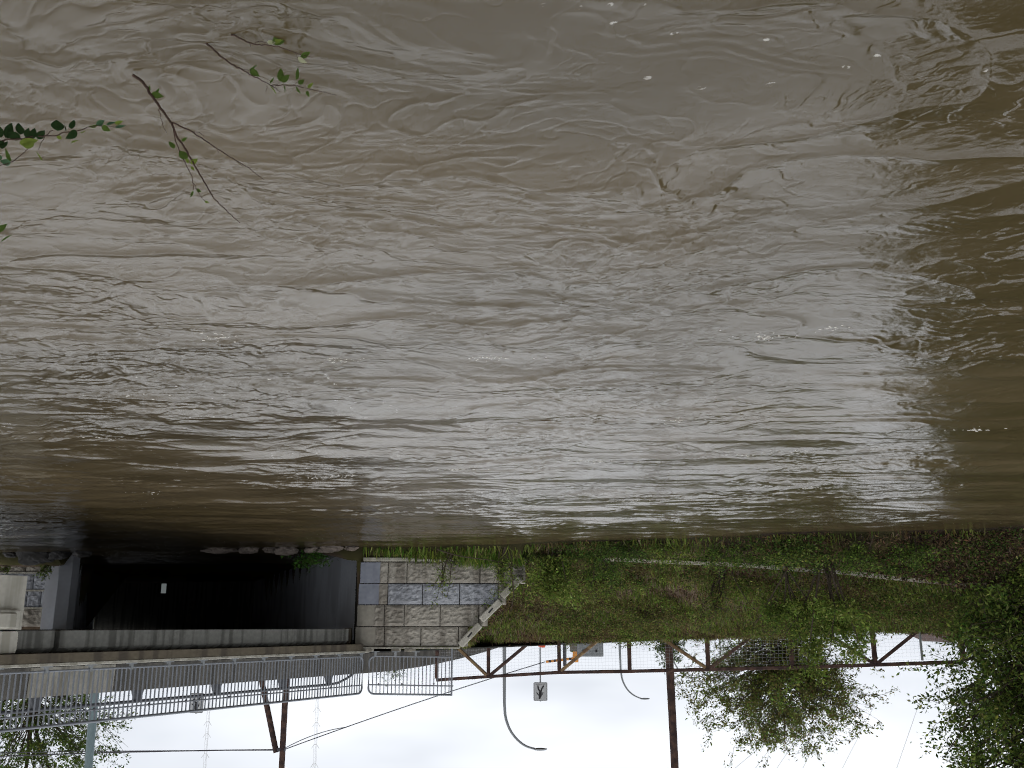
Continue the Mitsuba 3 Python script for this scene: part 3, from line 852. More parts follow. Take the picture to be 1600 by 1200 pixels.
ROCKS = ((4.62, 28.1, 0.20, 0.10, 'small pale rock at the waterline nearest the block wall'), (5.25, 28.15, 0.34, 0.15, 'flat pinkish brown rock left of the green tuft at the dark bridge foot'),
         (5.75, 28.25, 0.22, 0.16, 'pale pointed rock beside the green tuft at the bridge foot'), (6.55, 28.4, 0.30, 0.22, 'tallest pale rock in front of the dark underpass'),
         (7.05, 28.55, 0.24, 0.13, 'low rock just beyond the tallest pale one in front of the underpass'), (7.75, 28.7, 0.26, 0.17, 'rounded grey brown rock before the middle of the dark opening'),
         (8.65, 28.85, 0.46, 0.11, 'long low dim rock at the waterline deepest in the bridge shade'))
for i, (x, y, sx, sz, lab) in enumerate(ROCKS):
    rock(x, y, 0.04, sx, 0.28, sz * 0.85, i + 1, 'mat_stone', lab, 'pale rocks below the bridge')
for i, (x, y, sx, sz, lab) in enumerate(((13.2, 30.0, 0.22, 0.13, 'small dark rock nearest the underpass mouth by the far block wall'), (13.9, 30.0, 0.26, 0.16, 'medium dark rock next to the largest one by the far block wall'), (14.6, 30.1, 0.55, 0.34, 'largest dark wet rock in front of the far block wall'), (15.5, 30.2, 0.20, 0.12, 'small dark rock closest to the frame edge by the far block wall'))):
    rock(x, y, 0.06, sx, 0.3, sz, i + 31, 'mat_dark_stone', lab, 'dark rocks by the far block wall')


# ------------------------------------------------------------------ vegetation
def leaf_cards(P, size, cols, r, up=0.5, ratio=0.45, axis=None):
    """diamond leaves (two triangles each) at the points P"""
    n = len(P)
    nrm = r.normal(size=(n, 3)) + [0, 0, up]
    nrm /= np.linalg.norm(nrm, axis=1, keepdims=True)
    d = r.normal(size=(n, 3)) if axis is None else axis + 0.5 * r.normal(size=(n, 3))
    d -= (d * nrm).sum(1, keepdims=True) * nrm
    d /= np.linalg.norm(d, axis=1, keepdims=True) + 1e-9
    s = np.cross(nrm, d)
    L = (size * r.uniform(0.6, 1.3, n))[:, None]
    v = np.stack([P, P + d * L * 0.45 + s * L * ratio * 0.5 + nrm * L * 0.08, P + d * L, P + d * L * 0.45 - s * L * ratio * 0.5 + nrm * L * 0.08], 1).reshape(-1, 3)
    k = np.arange(n)[:, None] * 4
    f = np.vstack([k + [0, 1, 2], k + [0, 2, 3]])
    return v, f, np.repeat(cols, 4, axis=0)


def pick_cols(n, palette, r, jitter=0.25):
    p = np.asarray(palette, float)
    c = p[r.integers(0, len(p), n)]
    return np.clip(c * (1 + jitter * r.normal(size=(n, 1))) * (1 + 0.08 * r.normal(size=(n, 3))), 0.004, 0.6)


def put_leaves(key, parts):
    v, f, c, off = [], [], [], 0
    for a, b, d in parts:
        v.append(a); f.append(b + off); c.append(d)
        off += len(a)
    return put(key, trimesh.Trimesh(np.vstack(v), np.vstack(f), process=False), 'mat_leaf', color=np.vstack(c))


GREEN = [(0.120, 0.175, 0.036), (0.095, 0.145, 0.030), (0.155, 0.195, 0.050), (0.070, 0.110, 0.026)]
FRESH = [(0.20, 0.255, 0.055), (0.155, 0.215, 0.044), (0.26, 0.290, 0.095), (0.12, 0.165, 0.038)]
DARK = [(0.050, 0.088, 0.022), (0.068, 0.110, 0.028), (0.036, 0.062, 0.018), (0.095, 0.140, 0.036)]
OLIVE = [(0.145, 0.130, 0.046), (0.110, 0.108, 0.038), (0.19, 0.165, 0.070), (0.090, 0.080, 0.034)]
BROWN = [(0.120, 0.078, 0.046), (0.085, 0.055, 0.036), (0.16, 0.115, 0.070)]
TAN = [(0.27, 0.23, 0.135), (0.33, 0.29, 0.20)]

# grass: single blades in tufts, colour patches as the bank has them
r = np.random.default_rng(5)
n = 120000
gxs = r.uniform(-19.5, 5.2, n)
gds = r.uniform(0.02, 9.6, n) ** 1.0
gys = shore(gxs) + gds
patch = pfbm(gxs * 0.42, gys * 0.55, 2, 51)
bare = pfbm(gxs * 0.55 + 40, gys * 0.6, 2, 52)
dens = np.clip(0.85 - 1.1 * np.clip(bare - 0.05, 0, 1) * 2.0, 0.35, 1)
dens = np.where((gxs > -2.2) & (gxs < 1.3) & (gys > 28.6) & (gds > 2.5) & (gds < 5.2 + 0.5 * gxs), dens * 0.12, dens)
keep = (r.uniform(size=n) < dens) & ~((gds > 2.35) & (gds < 3.05) & (gxs < -2.5) & (r.uniform(size=n) < 0.94))
keep &= ~((gxs < -1.5) & (gds < 1.5) & (r.uniform(size=n) < 0.65))
keep &= ~((gxs > 1.2) & (gys > 28.3) & (gys < 30)) & ~((gxs > -0.7) & (gys > 28.1) & (gys < 28.6))
gxs, gys, gds, patch = gxs[keep], gys[keep], gds[keep], patch[keep]
base = np.stack([gxs, gys, terrain(gxs, gys) - 0.02], 1)
m = len(base)
cg = pick_cols(m, GREEN + FRESH + FRESH + OLIVE, r)
cb = pick_cols(m, BROWN + OLIVE, r)
ct = pick_cols(m, TAN, r)
wgt = r.uniform(size=m)
col = np.where((patch + 0.6 * (wgt - 0.5) > 0.30)[:, None], cb, cg)
col = np.where((wgt > 0.965)[:, None], ct, col)
front = (gxs > -0.6) & (gds < 1.6)
col[front] = pick_cols(front.sum(), FRESH + [(0.07, 0.16, 0.02)], r)
hgt = r.uniform(0.08, 0.26, m) * np.where((gds > 1.3) & (gds < 2.4) & (gxs < -1.5), 0.35, 1.0) * (1 + 0.5 * front) * np.where(patch > 0.3, 0.75, 1)
lean = r.normal(0, 0.35, (m, 2)) * hgt[:, None]
wd = r.uniform(0.010, 0.026, m)
ang = r.uniform(0, np.pi, m)
dx = np.stack([np.cos(ang) * wd, np.sin(ang) * wd, np.zeros(m)], 1)
mid = base + np.stack([lean[:, 0] * 0.4, lean[:, 1] * 0.4, hgt * 0.6], 1)
tip = base + np.stack([lean[:, 0], lean[:, 1], hgt], 1)
gv = np.stack([base - dx, base + dx, mid + dx * 0.7, tip, mid - dx * 0.7], 1).reshape(-1, 3)
k5 = np.arange(m)[:, None] * 5
gf = np.vstack([k5 + [0, 1, 2], k5 + [0, 2, 4], k5 + [4, 2, 3]])
put('grass', trimesh.Trimesh(gv, gf, process=False), 'mat_leaf', color=np.repeat(col, 5, axis=0))
tag('grass', 'patchy green and brown grass on the river bank', 'grass', kind='stuff')

# low leafy ground cover on the bank: clumps of weeds
r = np.random.default_rng(6)
pts, cols = [], []
for _ in range(2600):
    x = r.uniform(-19, 1.0)
    d = r.choice([r.uniform(0.05, 2.2), r.uniform(3.2, 8.8)], p=[0.35, 0.65])
    y = float(shore(x)) + d
    if 1.6 < d < 2.3 and r.uniform() < 0.6: continue
    if pfbm(np.array(x * 0.4), np.array(y * 0.5), 2, 53) < -0.22 or (x > -1.2 and d > 3): continue
    z = float(terrain(x, y))
    k = r.integers(25, 75)
    rad, h = r.uniform(0.12, 0.42), r.uniform(0.10, 0.50) * (1.0 if d > 3 else 0.9)
    q = np.stack([x + rad * r.normal(size=k) * 0.6, y + rad * r.normal(size=k) * 0.6, z + h * r.uniform(0, 1, k)], 1)
    pts.append(q)
    cols.append(pick_cols(k, [GREEN, FRESH, OLIVE, OLIVE, BROWN + OLIVE, DARK][r.integers(0, 6)] if d > 3 else [GREEN, DARK, DARK, DARK, BROWN][r.integers(0, 5)], r))
pts, cols = np.vstack(pts), np.vstack(cols)
put_leaves('ground_cover', [leaf_cards(pts, 0.075, cols, r, 1.5, 0.55)])
tag('ground_cover', 'low leafy weeds covering the bank and the water edge', 'weeds', kind='stuff')

# dead leaves and brush on the left lower bank
r = np.random.default_rng(7)
k = 9000
x = np.r_[r.normal(-11.0, 0.9, k), r.normal(-8.0, 1.5, 2500), r.normal(-0.6, 0.9, 3500), r.uniform(-18, 1.2, 7000)]
d = np.r_[r.uniform(0.1, 2.2, k), r.uniform(0.1, 2.2, 2500), r.uniform(3.2, 7.0, 3500), r.uniform(3.2, 9.2, 7000)]
y = shore(x) + d
q = np.stack([x, y, terrain(x, y) + r.uniform(0.0, 0.22, len(x))], 1)
put_leaves('leaf_litter', [leaf_cards(q, 0.10, pick_cols(len(q), BROWN + [(0.14, 0.10, 0.075), (0.03, 0.02, 0.018)], r, 0.4), r, 0.6, 0.3)])
tag('leaf_litter', 'dark brown dead leaves and brush on the lower bank', 'leaf litter', kind='stuff')


def shrub(x, y, h, w, nleaf, leaf, pal, seed, label, stems=6, group=None, lean=0.0, low=0.15, z=None, depth=1.0, cat='shrub', key='shrub', rs=0.014):
    r = np.random.default_rng(seed)
    z0 = float(terrain(x, y)) - 0.05 if z is None else z
    t = name(key)
    tag(t, label, cat, group)
    tubes, P = [], []
    for s_ in range(stems):
        a = r.uniform(0, 2 * np.pi)
        rad = w * 0.5 * math.sqrt(r.uniform(0.05, 1))
        tipp = np.array([x + math.cos(a) * rad + lean * h, y + math.sin(a) * rad * depth, z0 + h * r.uniform(0.72, 1.0) * (1 - 0.25 * (2 * rad / w) ** 2)])
        b0 = np.array([x + r.normal(0, 0.05 * w), y + r.normal(0, 0.05 * w), z0])
        mid_ = b0 * 0.55 + tipp * 0.45 + np.array([r.normal(0, 0.05 * w), r.normal(0, 0.05 * w), h * 0.08])
        pth = spline([b0, mid_, tipp], 9)
        tubes.append(tube(pth, rs * (0.6 + 0.5 * h), 0.004, 5, cap=False))
        nb = 5
        for u in range(nb):
            f0 = r.uniform(0.3, 0.95)
            q0 = pth[int(f0 * 8)]
            q1 = q0 + r.normal(0, 1, 3) * np.array([w * 0.16, w * 0.16 * depth, h * 0.08]) + [0, 0, h * 0.10]
            tubes.append(tube([q0, (q0 + q1) / 2 + r.normal(0, 0.02, 3), q1], rs * 0.45, 0.003, 4, cap=False))
            kk = max(3, int(nleaf / stems / nb))
            tt = r.uniform(0.1, 1.08, kk)[:, None]
            P.append(q0 * (1 - tt) + q1 * tt + r.normal(0, 0.045 + 0.02 * w, (kk, 3)))
    P = np.vstack(P)
    P = P[P[:, 2] > z0 + low * h]
    put(t + '__stem', merge(tubes), 'mat_bark', smooth=True)
    k = put_leaves(t + '__foliage', [leaf_cards(P, leaf, pick_cols(len(P), pal, r), r, 0.9, 0.45)])
    tag(k, kind='stuff')
    return t


# thin willow in front of the block wall, and the masses along the bank, from the wall towards the left
shrub(1.75, 27.75, 1.75, 1.3, 380, 0.075, FRESH + GREEN, 101, 'thin young willow with sparse leaves in front of the block wall', 4, low=0.1)
shrub(0.25, 27.2, 1.5, 1.1, 700, 0.075, FRESH + GREEN, 102, 'light green shrub covering the lowest coping slab of the wall', 5)
shrub(-1.2, 27.3, 2.0, 2.3, 4800, 0.10, FRESH + GREEN, 103, 'broad bright green willow just left of the block wall seen upright', 9)
shrub(-0.9, 29.4, 1.15, 1.7, 1600, 0.075, FRESH, 104, 'pale yellow green shrub on the slope above the broad willow', 7)
shrub(-2.4, 27.0, 1.4, 1.6, 1300, 0.08, GREEN + DARK, 105, 'mid green shrub beside the broad willow at the water edge', 6)
shrub(-2.5, 29.9, 1.0, 1.6, 1300, 0.075, FRESH + OLIVE, 106, 'yellowish shrub on the slope below the grey sign panel', 6)
shrub(-4.0, 25.7, 0.85, 1.3, 900, 0.075, FRESH + GREEN, 107, 'small bright green shrub dipping into the water beside the dark bank gap', 6)
shrub(-5.6, 25.0, 1.0, 1.7, 1500, 0.08, GREEN + DARK, 108, 'dark green shrub with light leaf tips at the water edge, right of the thin trees', 7)
shrub(-6.0, 27.6, 2.2, 2.3, 2400, 0.075, GREEN + OLIVE, 109, 'tall open shrub with dark stems on the middle of the slope', 9)
shrub(-7.0, 24.2, 0.9, 1.5, 1300, 0.08, FRESH + DARK, 110, 'leafy green shrub overhanging the water below the thin trees', 6)
shrub(-7.6, 28.6, 1.5, 1.9, 1500, 0.075, GREEN + OLIVE, 111, 'olive shrub high on the slope behind the thin trees', 7)
shrub(-8.5, 23.6, 1.15, 1.6, 1500, 0.08, DARK + GREEN, 112, 'dark shrub at the foot of the thin trees', 7)
shrub(-9.6, 23.3, 0.95, 1.4, 1100, 0.08, GREEN + DARK, 113, 'green shrub left of the thin trees, beside the brown brush', 6)
shrub(-9.6, 28.4, 1.0, 1.6, 1100, 0.075, OLIVE + GREEN, 114, 'low olive shrub below the bank crest left of the thin trees', 6)
shrub(-12.3, 23.2, 1.3, 1.7, 1900, 0.085, FRESH + GREEN, 115, 'bright green shrub under the large tree, beyond the brown brush', 7)
shrub(-13.6, 23.4, 2.2, 2.2, 2800, 0.085, DARK + GREEN, 116, 'dark shrub under the large tree at the frame edge', 8)
shrub(-12.6, 26.4, 2.0, 2.4, 2600, 0.085, GREEN, 117, 'green shrub on the slope under the large tree', 8)
shrub(-4.4, 31.4, 0.8, 1.7, 1100, 0.07, OLIVE + GREEN, 118, 'low weedy shrub near the crest below the smaller street lamp', 6)
shrub(-3.0, 25.9, 0.8, 1.3, 800, 0.08, DARK, 119, 'dark low shrub at the water edge between two brighter ones', 5)
# slender multi stemmed tree on the bank whose crown stands against the sky
shrub(-8.1, 25.3, 3.3, 2.9, 8000, 0.10, FRESH + GREEN, 120, 'slender tree with several dark stems on the bank, crown crossing the truss', 7, low=0.30, cat='tree', key='thin_tree', rs=0.016)
shrub(-7.2, 25.9, 2.9, 2.0, 3500, 0.09, GREEN, 121, 'second slender tree close beside the taller one on the bank', 5, low=0.38, cat='tree', key='thin_tree', rs=0.015)
# weeds against the sky on the crest and green tufts below the bridge
shrub(-7.25, 34.6, 1.3, 0.9, 90, 0.085, GREEN, 122, 'sparse weed with a few leaves on the crest next to the brown pole', 3)
shrub(5.9, 28.55, 0.55, 1.4, 700, 0.10, [(0.05, 0.12, 0.02), (0.07, 0.15, 0.03)], 123, 'green tuft at the dark foot of the bridge', 8, low=0.0)
shrub(14.7, 30.9, 0.45, 0.6, 160, 0.10, GREEN, 124, 'small green weed on the far block wall beyond the bridge', 5, low=0.0)
shrub(16.1, 31.2, 0.35, 0.4, 90, 0.10, GREEN, 125, 'tiny weed at the foot of the far block wall at the frame edge', 4, low=0.0)
dw = name('driftwood')
tag(dw, 'thin dark bare branch trailing from the bank in front of the block wall', 'branch')
put(dw + '__branch', merge([tube(spline([(2.1, 27.5, 0.12), (1.4, 27.35, 0.33), (0.5, 27.3, 0.45), (-0.2, 27.4, 0.62)], 16), 0.022, 0.008, 6),
                            tube(spline([(-0.02, 27.4, 0.05), (0.02, 27.4, 0.6), (-0.05, 27.5, 1.3), (0.03, 27.5, 1.8)], 14), 0.03, 0.012, 6),
                            tube(spline([(0.02, 27.4, 0.6), (0.3, 27.4, 0.9), (0.42, 27.4, 1.2)], 8), 0.012, 0.006, 5)]), 'mat_bark', smooth=True)


def tree(key, label, x, y, z0, h, crown, nlimb, nleaf, leaf, pal, seed, trunk_r, cluster=0.38, base=0.25, twigs=5, group=None, ratio=0.45, hollow=0.35, noise_cut=0.0, trunk_h=None, clip=None):
    """tapered trunk, limbs that branch into twigs, leaves clustered along the twigs. crown = (rx, ry, z_low, z_high)"""
    r = np.random.default_rng(seed)
    t = name(key)
    tag(t, label, 'tree', group)
    rx, ry, zl, zh = crown
    zc, rz = (zl + zh) / 2, (zh - zl) / 2
    trunk = spline([(x, y, z0 - 0.3), (x + r.normal(0, 0.1), y, z0 + h * 0.3), (x + r.normal(0, 0.25), y + r.normal(0, 0.2), z0 + h * 0.65), (x + r.normal(0, 0.3), y, z0 + h * (trunk_h or 0.93))], 24)
    wood, P, A = [tube(trunk, trunk_r, trunk_r * 0.18, 9)], [], []
    made = 0
    while made < nlimb:
        u = r.normal(size=3)
        u /= np.linalg.norm(u)
        u = u * (hollow + (1 - hollow) * r.uniform() ** 0.45)
        tip_ = np.array([x + u[0] * rx, y + u[1] * ry, zc + u[2] * rz])
        if tip_[2] < z0 - 0.3: continue
        if meshkit.noise(tip_[None] * 0.55 + seed, seed)[0] < noise_cut: continue
        made += 1
        zb = z0 + np.clip((tip_[2] - z0) * r.uniform(0.35, 0.72), base * h * 0.6, h * 0.9)
        kk = int(np.clip((zb - trunk[0, 2]) / (trunk[-1, 2] - trunk[0, 2]) * 23, 0, 23))
        b0 = trunk[kk]
        m_ = b0 * 0.5 + tip_ * 0.5 + [0, 0, -0.04 * h * r.uniform(-0.5, 1)] + r.normal(0, 0.04 * rx, 3)
        limb = spline([b0, m_, tip_], 10)
        r0 = trunk_r * (0.22 - 0.13 * kk / 23) * r.uniform(0.7, 1.1)
        wood.append(tube(limb, r0, r0 * 0.16, 5, cap=False))
        for s_ in range(twigs):
            q0 = limb[r.integers(4, 10)]
            q1 = q0 + r.normal(0, 1, 3) * cluster * np.array([1.2, 1.2, 0.8]) + [0, 0, cluster * 0.4]
            wood.append(tube([q0, (q0 + q1) / 2 + r.normal(0, cluster * 0.12, 3), q1], max(r0 * 0.13, 0.008), 0.005, 4, cap=False))
            n_ = max(2, int(nleaf / nlimb / twigs))
            tt = r.uniform(0.15, 1.15, n_)[:, None]
            P.append(q0 * (1 - tt) + q1 * tt + r.normal(0, cluster * 0.26, (n_, 3)))
            A.append(np.repeat((q1 - q0)[None] / (np.linalg.norm(q1 - q0) + 1e-9), n_, 0))
    P, A = np.vstack(P), np.vstack(A)
    put(t + '__trunk', merge(wood), 'mat_bark', smooth=True)
    k = put_leaves(t + '__crown', [leaf_cards(P, leaf, pick_cols(len(P), pal, r), r, 0.4, ratio, A * 0.8)])
    tag(k, kind='stuff')
    return t


tree('large_tree', 'large dense green tree at the frame edge, its crown running out of the picture', -15.15, 24.6, 1.2, 16.0, (4.8, 3.4, -3.0, 16.0), 1200, 280000, 0.12, GREEN + FRESH + GREEN + DARK, 201, 0.26, cluster=0.42, base=0.05, hollow=0.70, noise_cut=0.28)
tree('large_tree', 'tall tree behind the large dense one, outside the frame edge', -19.0, 27.2, 1.2, 17.0, (5.6, 4.0, 0.8, 18.0), 300, 70000, 0.20, GREEN + DARK, 207, 0.26, cluster=0.6, base=0.06, hollow=0.5)
tree('airy_tree', 'airy brown green tree with visible limbs behind the truss, right of the large tree', -13.2, 50.0, 2.2, 6.2, (5.3, 3.4, 2.4, 8.5), 240, 34000, 0.155, OLIVE + OLIVE + FRESH + GREEN, 202, 0.15, cluster=0.38, base=0.12, hollow=0.25, trunk_h=0.9)
tree('roadside_tree', 'green tree behind the parapet and the long railing at the frame edge', 29.5, 62.0, 2.6, 11.5, (6.2, 5.0, 3.4, 15.2), 120, 19000, 0.20, GREEN + DARK, 203, 0.26, cluster=0.55, base=0.15, noise_cut=0.42)
tree('distant_tree', 'small distant dark tree at the foot of the brown pole', -12.6, 80.0, 2.6, 2.4, (1.5, 1.5, 2.6, 5.4), 40, 2200, 0.22, DARK, 204, 0.10, cluster=0.3, base=0.1)
tree('distant_tree', 'tiny distant tree top above the parapet, by the railing joint', 10.4, 90.0, 2.6, 4.6, (1.6, 1.4, 5.2, 7.6), 16, 260, 0.24, DARK, 205, 0.08, cluster=0.35, base=0.2)

shrub(4.6, 5.3, 3.2, 2.2, 3500, 0.06, DARK + GREEN, 130, 'bush on the near bank just outside the frame, seen only as a brown reflection', 8, low=0.2, z=-0.3)

# ------------------------------------------------------------------ flooded twigs close to the camera
TWIGS = {}
TWIGS['a']=([(0.008,0.0016,[(1.568,3.548,-0.006),(1.529,3.559,0.02),(1.495,3.573,0.069),(1.456,3.589,0.124),(1.414,3.605,0.178),(1.394,3.616,0.223),(1.36,3.632,0.278),(1.32,3.65,0.344),(1.274,3.671,0.421),(1.235,3.688,0.482),(1.179,3.706,0.536),(1.132,3.72,0.577)]),(0.004,0.0014,[(1.414,3.605,0.178),(1.328,3.625,0.212),(1.267,3.641,0.251),(1.189,3.661,0.297),(1.11,3.681,0.341),(1.038,3.701,0.391)]),(0.0018,0.001,[(1.328,3.625,0.212),(1.301,3.629,0.213),(1.281,3.635,0.227)]),(0.003,0.0014,[(1.405,3.611,0.2),(1.387,3.627,0.274),(1.353,3.645,0.346),(1.324,3.662,0.413),(1.32,3.669,0.453)]),(0.0018,0.001,[(1.324,3.662,0.413),(1.301,3.673,0.457),(1.273,3.684,0.496)]),(0.002,0.001,[(1.461,3.588,0.124),(1.444,3.603,0.192),(1.429,3.611,0.223)]),(0.001,0.001,[(1.228,3.652,0.281),(1.224,3.655,0.291)]),(0.001,0.001,[(1.18,3.705,0.535),(1.181,3.707,0.545)])],[((1.493,3.573,0.066),(1.444,3.582,0.073),0.5,0),((1.499,3.57,0.052),(1.504,3.565,0.029),0.3,0),((1.474,3.575,0.059),(1.463,3.573,0.04),0.4,0),((1.371,3.625,0.253),(1.347,3.626,0.236),0.4,0),((1.398,3.627,0.286),(1.42,3.618,0.256),0.5,0),((1.35,3.642,0.329),(1.379,3.632,0.293),0.75,0),((1.331,3.648,0.345),(1.304,3.648,0.32),0.5,1),((1.331,3.65,0.356),(1.317,3.655,0.372),0.5,1),((1.307,3.671,0.449),(1.287,3.675,0.457),0.7,0),((1.32,3.67,0.456),(1.331,3.674,0.485),0.3,0),((1.273,3.684,0.496),(1.256,3.688,0.5),0.5,1),((1.348,3.642,0.323),(1.342,3.647,0.345),0.5,1)])
TWIGS['b']=([(0.005,0.0015,[(1.212,3.339,-0.021),(1.182,3.344,-0.002),(1.14,3.352,0.037),(1.106,3.358,0.061),(1.061,3.365,0.084),(1.02,3.372,0.107),(0.979,3.379,0.126),(0.946,3.384,0.142),(0.912,3.39,0.165)]),(0.0024,0.001,[(0.946,3.384,0.142),(0.906,3.389,0.137),(0.866,3.395,0.135),(0.81,3.403,0.143),(0.751,3.412,0.153),(0.695,3.42,0.163)]),(0.001,0.001,[(1.062,3.365,0.082),(1.043,3.368,0.083),(1.027,3.37,0.083)]),(0.0012,0.001,[(0.962,3.382,0.144),(0.966,3.382,0.171)]),(0.001,0.001,[(0.931,3.386,0.14),(0.914,3.388,0.125)]),(0.001,0.001,[(0.866,3.395,0.135),(0.844,3.397,0.117)])],[((1.029,3.37,0.083),(0.993,3.376,0.107),0.55,0),((1.033,3.369,0.082),(1.003,3.372,0.06),0.25,0),((0.953,3.382,0.133),(0.935,3.384,0.106),0.25,0),((0.953,3.383,0.143),(0.922,3.389,0.177),0.5,1),((0.912,3.388,0.123),(0.914,3.385,0.061),0.38,0),((0.909,3.388,0.123),(0.879,3.391,0.091),0.5,0),((0.902,3.39,0.13),(0.89,3.393,0.17),0.45,0),((0.853,3.396,0.11),(0.847,3.394,0.053),0.3,0),((0.842,3.398,0.129),(0.823,3.4,0.105),0.6,0),((0.851,3.397,0.138),(0.833,3.401,0.169),0.5,0),((0.808,3.403,0.141),(0.787,3.405,0.117),0.4,1),((0.81,3.404,0.154),(0.801,3.406,0.179),0.5,0)])
TWIGS['c']=([(0.004,0.001,[(1.082,3.27,-0.005),(1.045,3.273,0.007),(1.012,3.277,0.023),(0.986,3.279,0.03),(0.936,3.284,0.031),(0.896,3.288,0.035),(0.84,3.293,0.054),(0.77,3.3,0.073)]),(0.002,0.001,[(0.99,3.279,0.024),(0.973,3.28,0.016),(0.947,3.283,0.017)]),(0.0012,0.001,[(1.012,3.277,0.023),(1.005,3.278,0.042)]),(0.001,0.001,[(0.838,3.293,0.056),(0.828,3.295,0.076)])],[((0.945,3.283,0.017),(0.913,3.286,0.017),0.5,2),((0.925,3.285,0.022),(0.861,3.29,-0.032),0.4,0),((0.826,3.295,0.076),(0.791,3.299,0.097),0.45,2),((0.816,3.296,0.072),(0.78,3.299,0.049),0.5,0),((0.922,3.285,0.016),(0.886,3.288,0.003),0.4,1)])
TWIGS['d']=([(0.005,0.0012,[(1.925,3.175,0.519),(1.889,3.192,0.495),(1.857,3.207,0.472),(1.809,3.227,0.459),(1.781,3.239,0.442),(1.738,3.257,0.431),(1.711,3.268,0.423),(1.677,3.283,0.399),(1.645,3.296,0.388),(1.616,3.308,0.369),(1.598,3.316,0.357),(1.555,3.332,0.347),(1.507,3.35,0.342)]),(0.002,0.0012,[(1.72,3.266,0.402),(1.74,3.256,0.433),(1.753,3.246,0.493)]),(0.003,0.0015,[(1.911,3.173,0.612),(1.875,3.19,0.588),(1.848,3.202,0.574),(1.827,3.212,0.558),(1.805,3.223,0.529),(1.786,3.233,0.496)])],[((1.861,3.206,0.464),(1.845,3.218,0.397),0.5,3),((1.813,3.225,0.458),(1.864,3.207,0.443),0.5,3),((1.817,3.225,0.442),(1.83,3.224,0.394),0.6,3),((1.798,3.232,0.45),(1.796,3.236,0.407),0.45,3),((1.78,3.239,0.454),(1.778,3.244,0.402),0.5,3),((1.764,3.246,0.447),(1.745,3.256,0.408),0.55,3),((1.872,3.201,0.467),(1.888,3.199,0.418),0.5,3),((1.863,3.201,0.513),(1.85,3.209,0.478),0.8,3),((1.877,3.197,0.492),(1.852,3.208,0.487),0.6,3),((1.705,3.272,0.401),(1.714,3.272,0.353),0.85,3),((1.681,3.282,0.395),(1.689,3.281,0.368),0.5,3),((1.662,3.29,0.383),(1.66,3.294,0.341),0.6,3),((1.645,3.296,0.388),(1.677,3.281,0.428),0.55,3),((1.786,3.233,0.496),(1.785,3.237,0.456),0.9,1),((1.815,3.223,0.478),(1.759,3.247,0.452),0.4,1),((1.828,3.212,0.554),(1.858,3.204,0.508),0.5,0),((1.829,3.21,0.566),(1.862,3.197,0.561),0.6,4),((1.858,3.2,0.544),(1.88,3.191,0.557),0.6,4),((1.739,3.249,0.535),(1.762,3.243,0.499),0.6,1),((1.583,3.322,0.349),(1.612,3.31,0.364),0.5,0),((1.586,3.32,0.35),(1.561,3.332,0.323),0.5,4),((1.567,3.327,0.35),(1.537,3.338,0.365),0.6,0),((1.552,3.334,0.343),(1.523,3.346,0.319),0.45,4),((1.528,3.343,0.329),(1.499,3.355,0.314),0.45,1),((1.523,3.344,0.347),(1.489,3.357,0.331),0.3,4),((1.689,3.276,0.432),(1.709,3.269,0.418),0.5,1),((1.657,3.288,0.442),(1.636,3.297,0.423),0.3,1),((1.635,3.299,0.394),(1.613,3.309,0.379),0.35,1)])
TWIGS['e']=([(0.002,0.001,[(2.115,3.586,0.745),(2.082,3.609,0.72),(2.063,3.623,0.704)]),(0.002,0.001,[(2.124,3.593,0.706),(2.094,3.618,0.67),(2.078,3.63,0.654)])],[((2.085,3.625,0.659),(2.06,3.65,0.611),0.35,0),((2.061,3.624,0.703),(2.035,3.65,0.656),0.3,0),((2.086,3.607,0.721),(2.06,3.616,0.732),0.4,0)])

LEAF_COL = {0: (0.060, 0.095, 0.022), 1: (0.13, 0.17, 0.035), 2: (0.30, 0.31, 0.20), 3: (0.020, 0.038, 0.014), 4: (0.055, 0.105, 0.055)}
for k_, c_ in LEAF_COL.items():
    def fn(p, n, uv, c=c_):
        a = fbm(p.x * 70.0, p.y * 70.0, p.z * 70.0, 2)
        return mix([q * 0.7 for q in c], [q * 1.35 for q in c], a)
    scene[f'mat_twig_leaf_{k_}'] = {'type': 'principledthin', 'base_color': mikit.proc(fn), 'roughness': 0.45, 'diff_trans': 0.8, 'eta': 1.35}


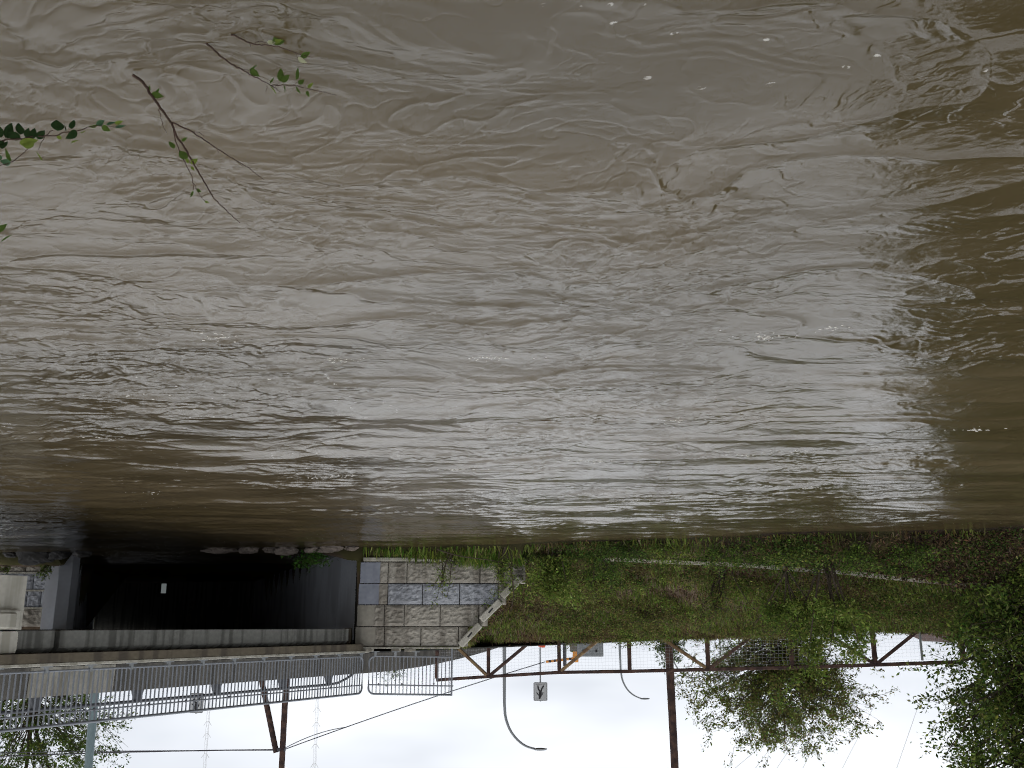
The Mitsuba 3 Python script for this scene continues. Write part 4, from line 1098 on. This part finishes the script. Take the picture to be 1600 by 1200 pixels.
def big_leaf(a, b, wr, seed):
    """one pointed oval leaf folded along its midrib, with a short stalk"""
    r = np.random.default_rng(seed)
    a, b = np.array(a), np.array(b)
    d = b - a
    L = np.linalg.norm(d)
    d /= L
    view = (a + b) / 2 - np.array(EYE)
    view /= np.linalg.norm(view)
    nrm = -view + 0.45 * r.normal(size=3)
    nrm -= nrm @ d * d
    nrm /= np.linalg.norm(nrm)
    s = np.cross(d, nrm)
    ts = np.linspace(0, 1, 15)
    wf = np.sin(np.pi * ts ** 0.8) ** 0.85 * (1 - 0.35 * ts) * 1.18 * wr * L * 0.5
    curl = r.uniform(-0.12, 0.05) * L * ts ** 2
    c = a + np.outer(ts, d) * L + np.outer(curl, nrm)
    v = np.vstack([c, c + np.outer(wf, s) + np.outer(wf * 0.28, nrm), c - np.outer(wf, s) + np.outer(wf * 0.28, nrm)])
    f = []
    for i in range(14):
        f += [[i, i + 1, i + 16], [i, i + 16, i + 15], [i, i + 30, i + 31], [i, i + 31, i + 1]]
    return trimesh.Trimesh(v, np.array(f), process=False)


TW_LABEL = {'a': 'forked bare dark twig rising from the water with few leaves', 'b': 'arched twig with a row of small pointed leaves above the water',
            'c': 'short twig with two pale leaves, the one closest to the camera', 'd': 'leafy branch with dark overlapping leaves reaching in from the frame edge',
            'e': 'tip of a branch with two narrow leaves just inside the frame edge'}
for kk in 'abcde':
    stems, leaves = TWIGS[kk]
    t = name('willow_twig')
    tag(t, TW_LABEL[kk], 'twig', 'twigs over the near water')
    for r0, r1, pts in stems:
        pts = np.array(pts)
        pth = spline(pts, max(8, 4 * len(pts)))
        r = np.random.default_rng(len(pts))
        pth[1:-1] += r.normal(0, 0.0012, pth[1:-1].shape)
        put(t + '__stem', tube(pth, r0 * 0.8, r1 * 0.8, 7), 'mat_twig', smooth=True)
    for i, (a, b, w, c) in enumerate(leaves):
        put(t + '__leaf', big_leaf(a, b, w * 1.1, i * 7 + ord(kk)), f'mat_twig_leaf_{c}', smooth=True)
    if kk == 'd':
        put(t + '__stem', tube([stems[0][2][0], (3.3, 3.0, 0.25), (4.2, 2.6, -0.2)], 0.008, 0.014, 7), 'mat_twig', smooth=True)
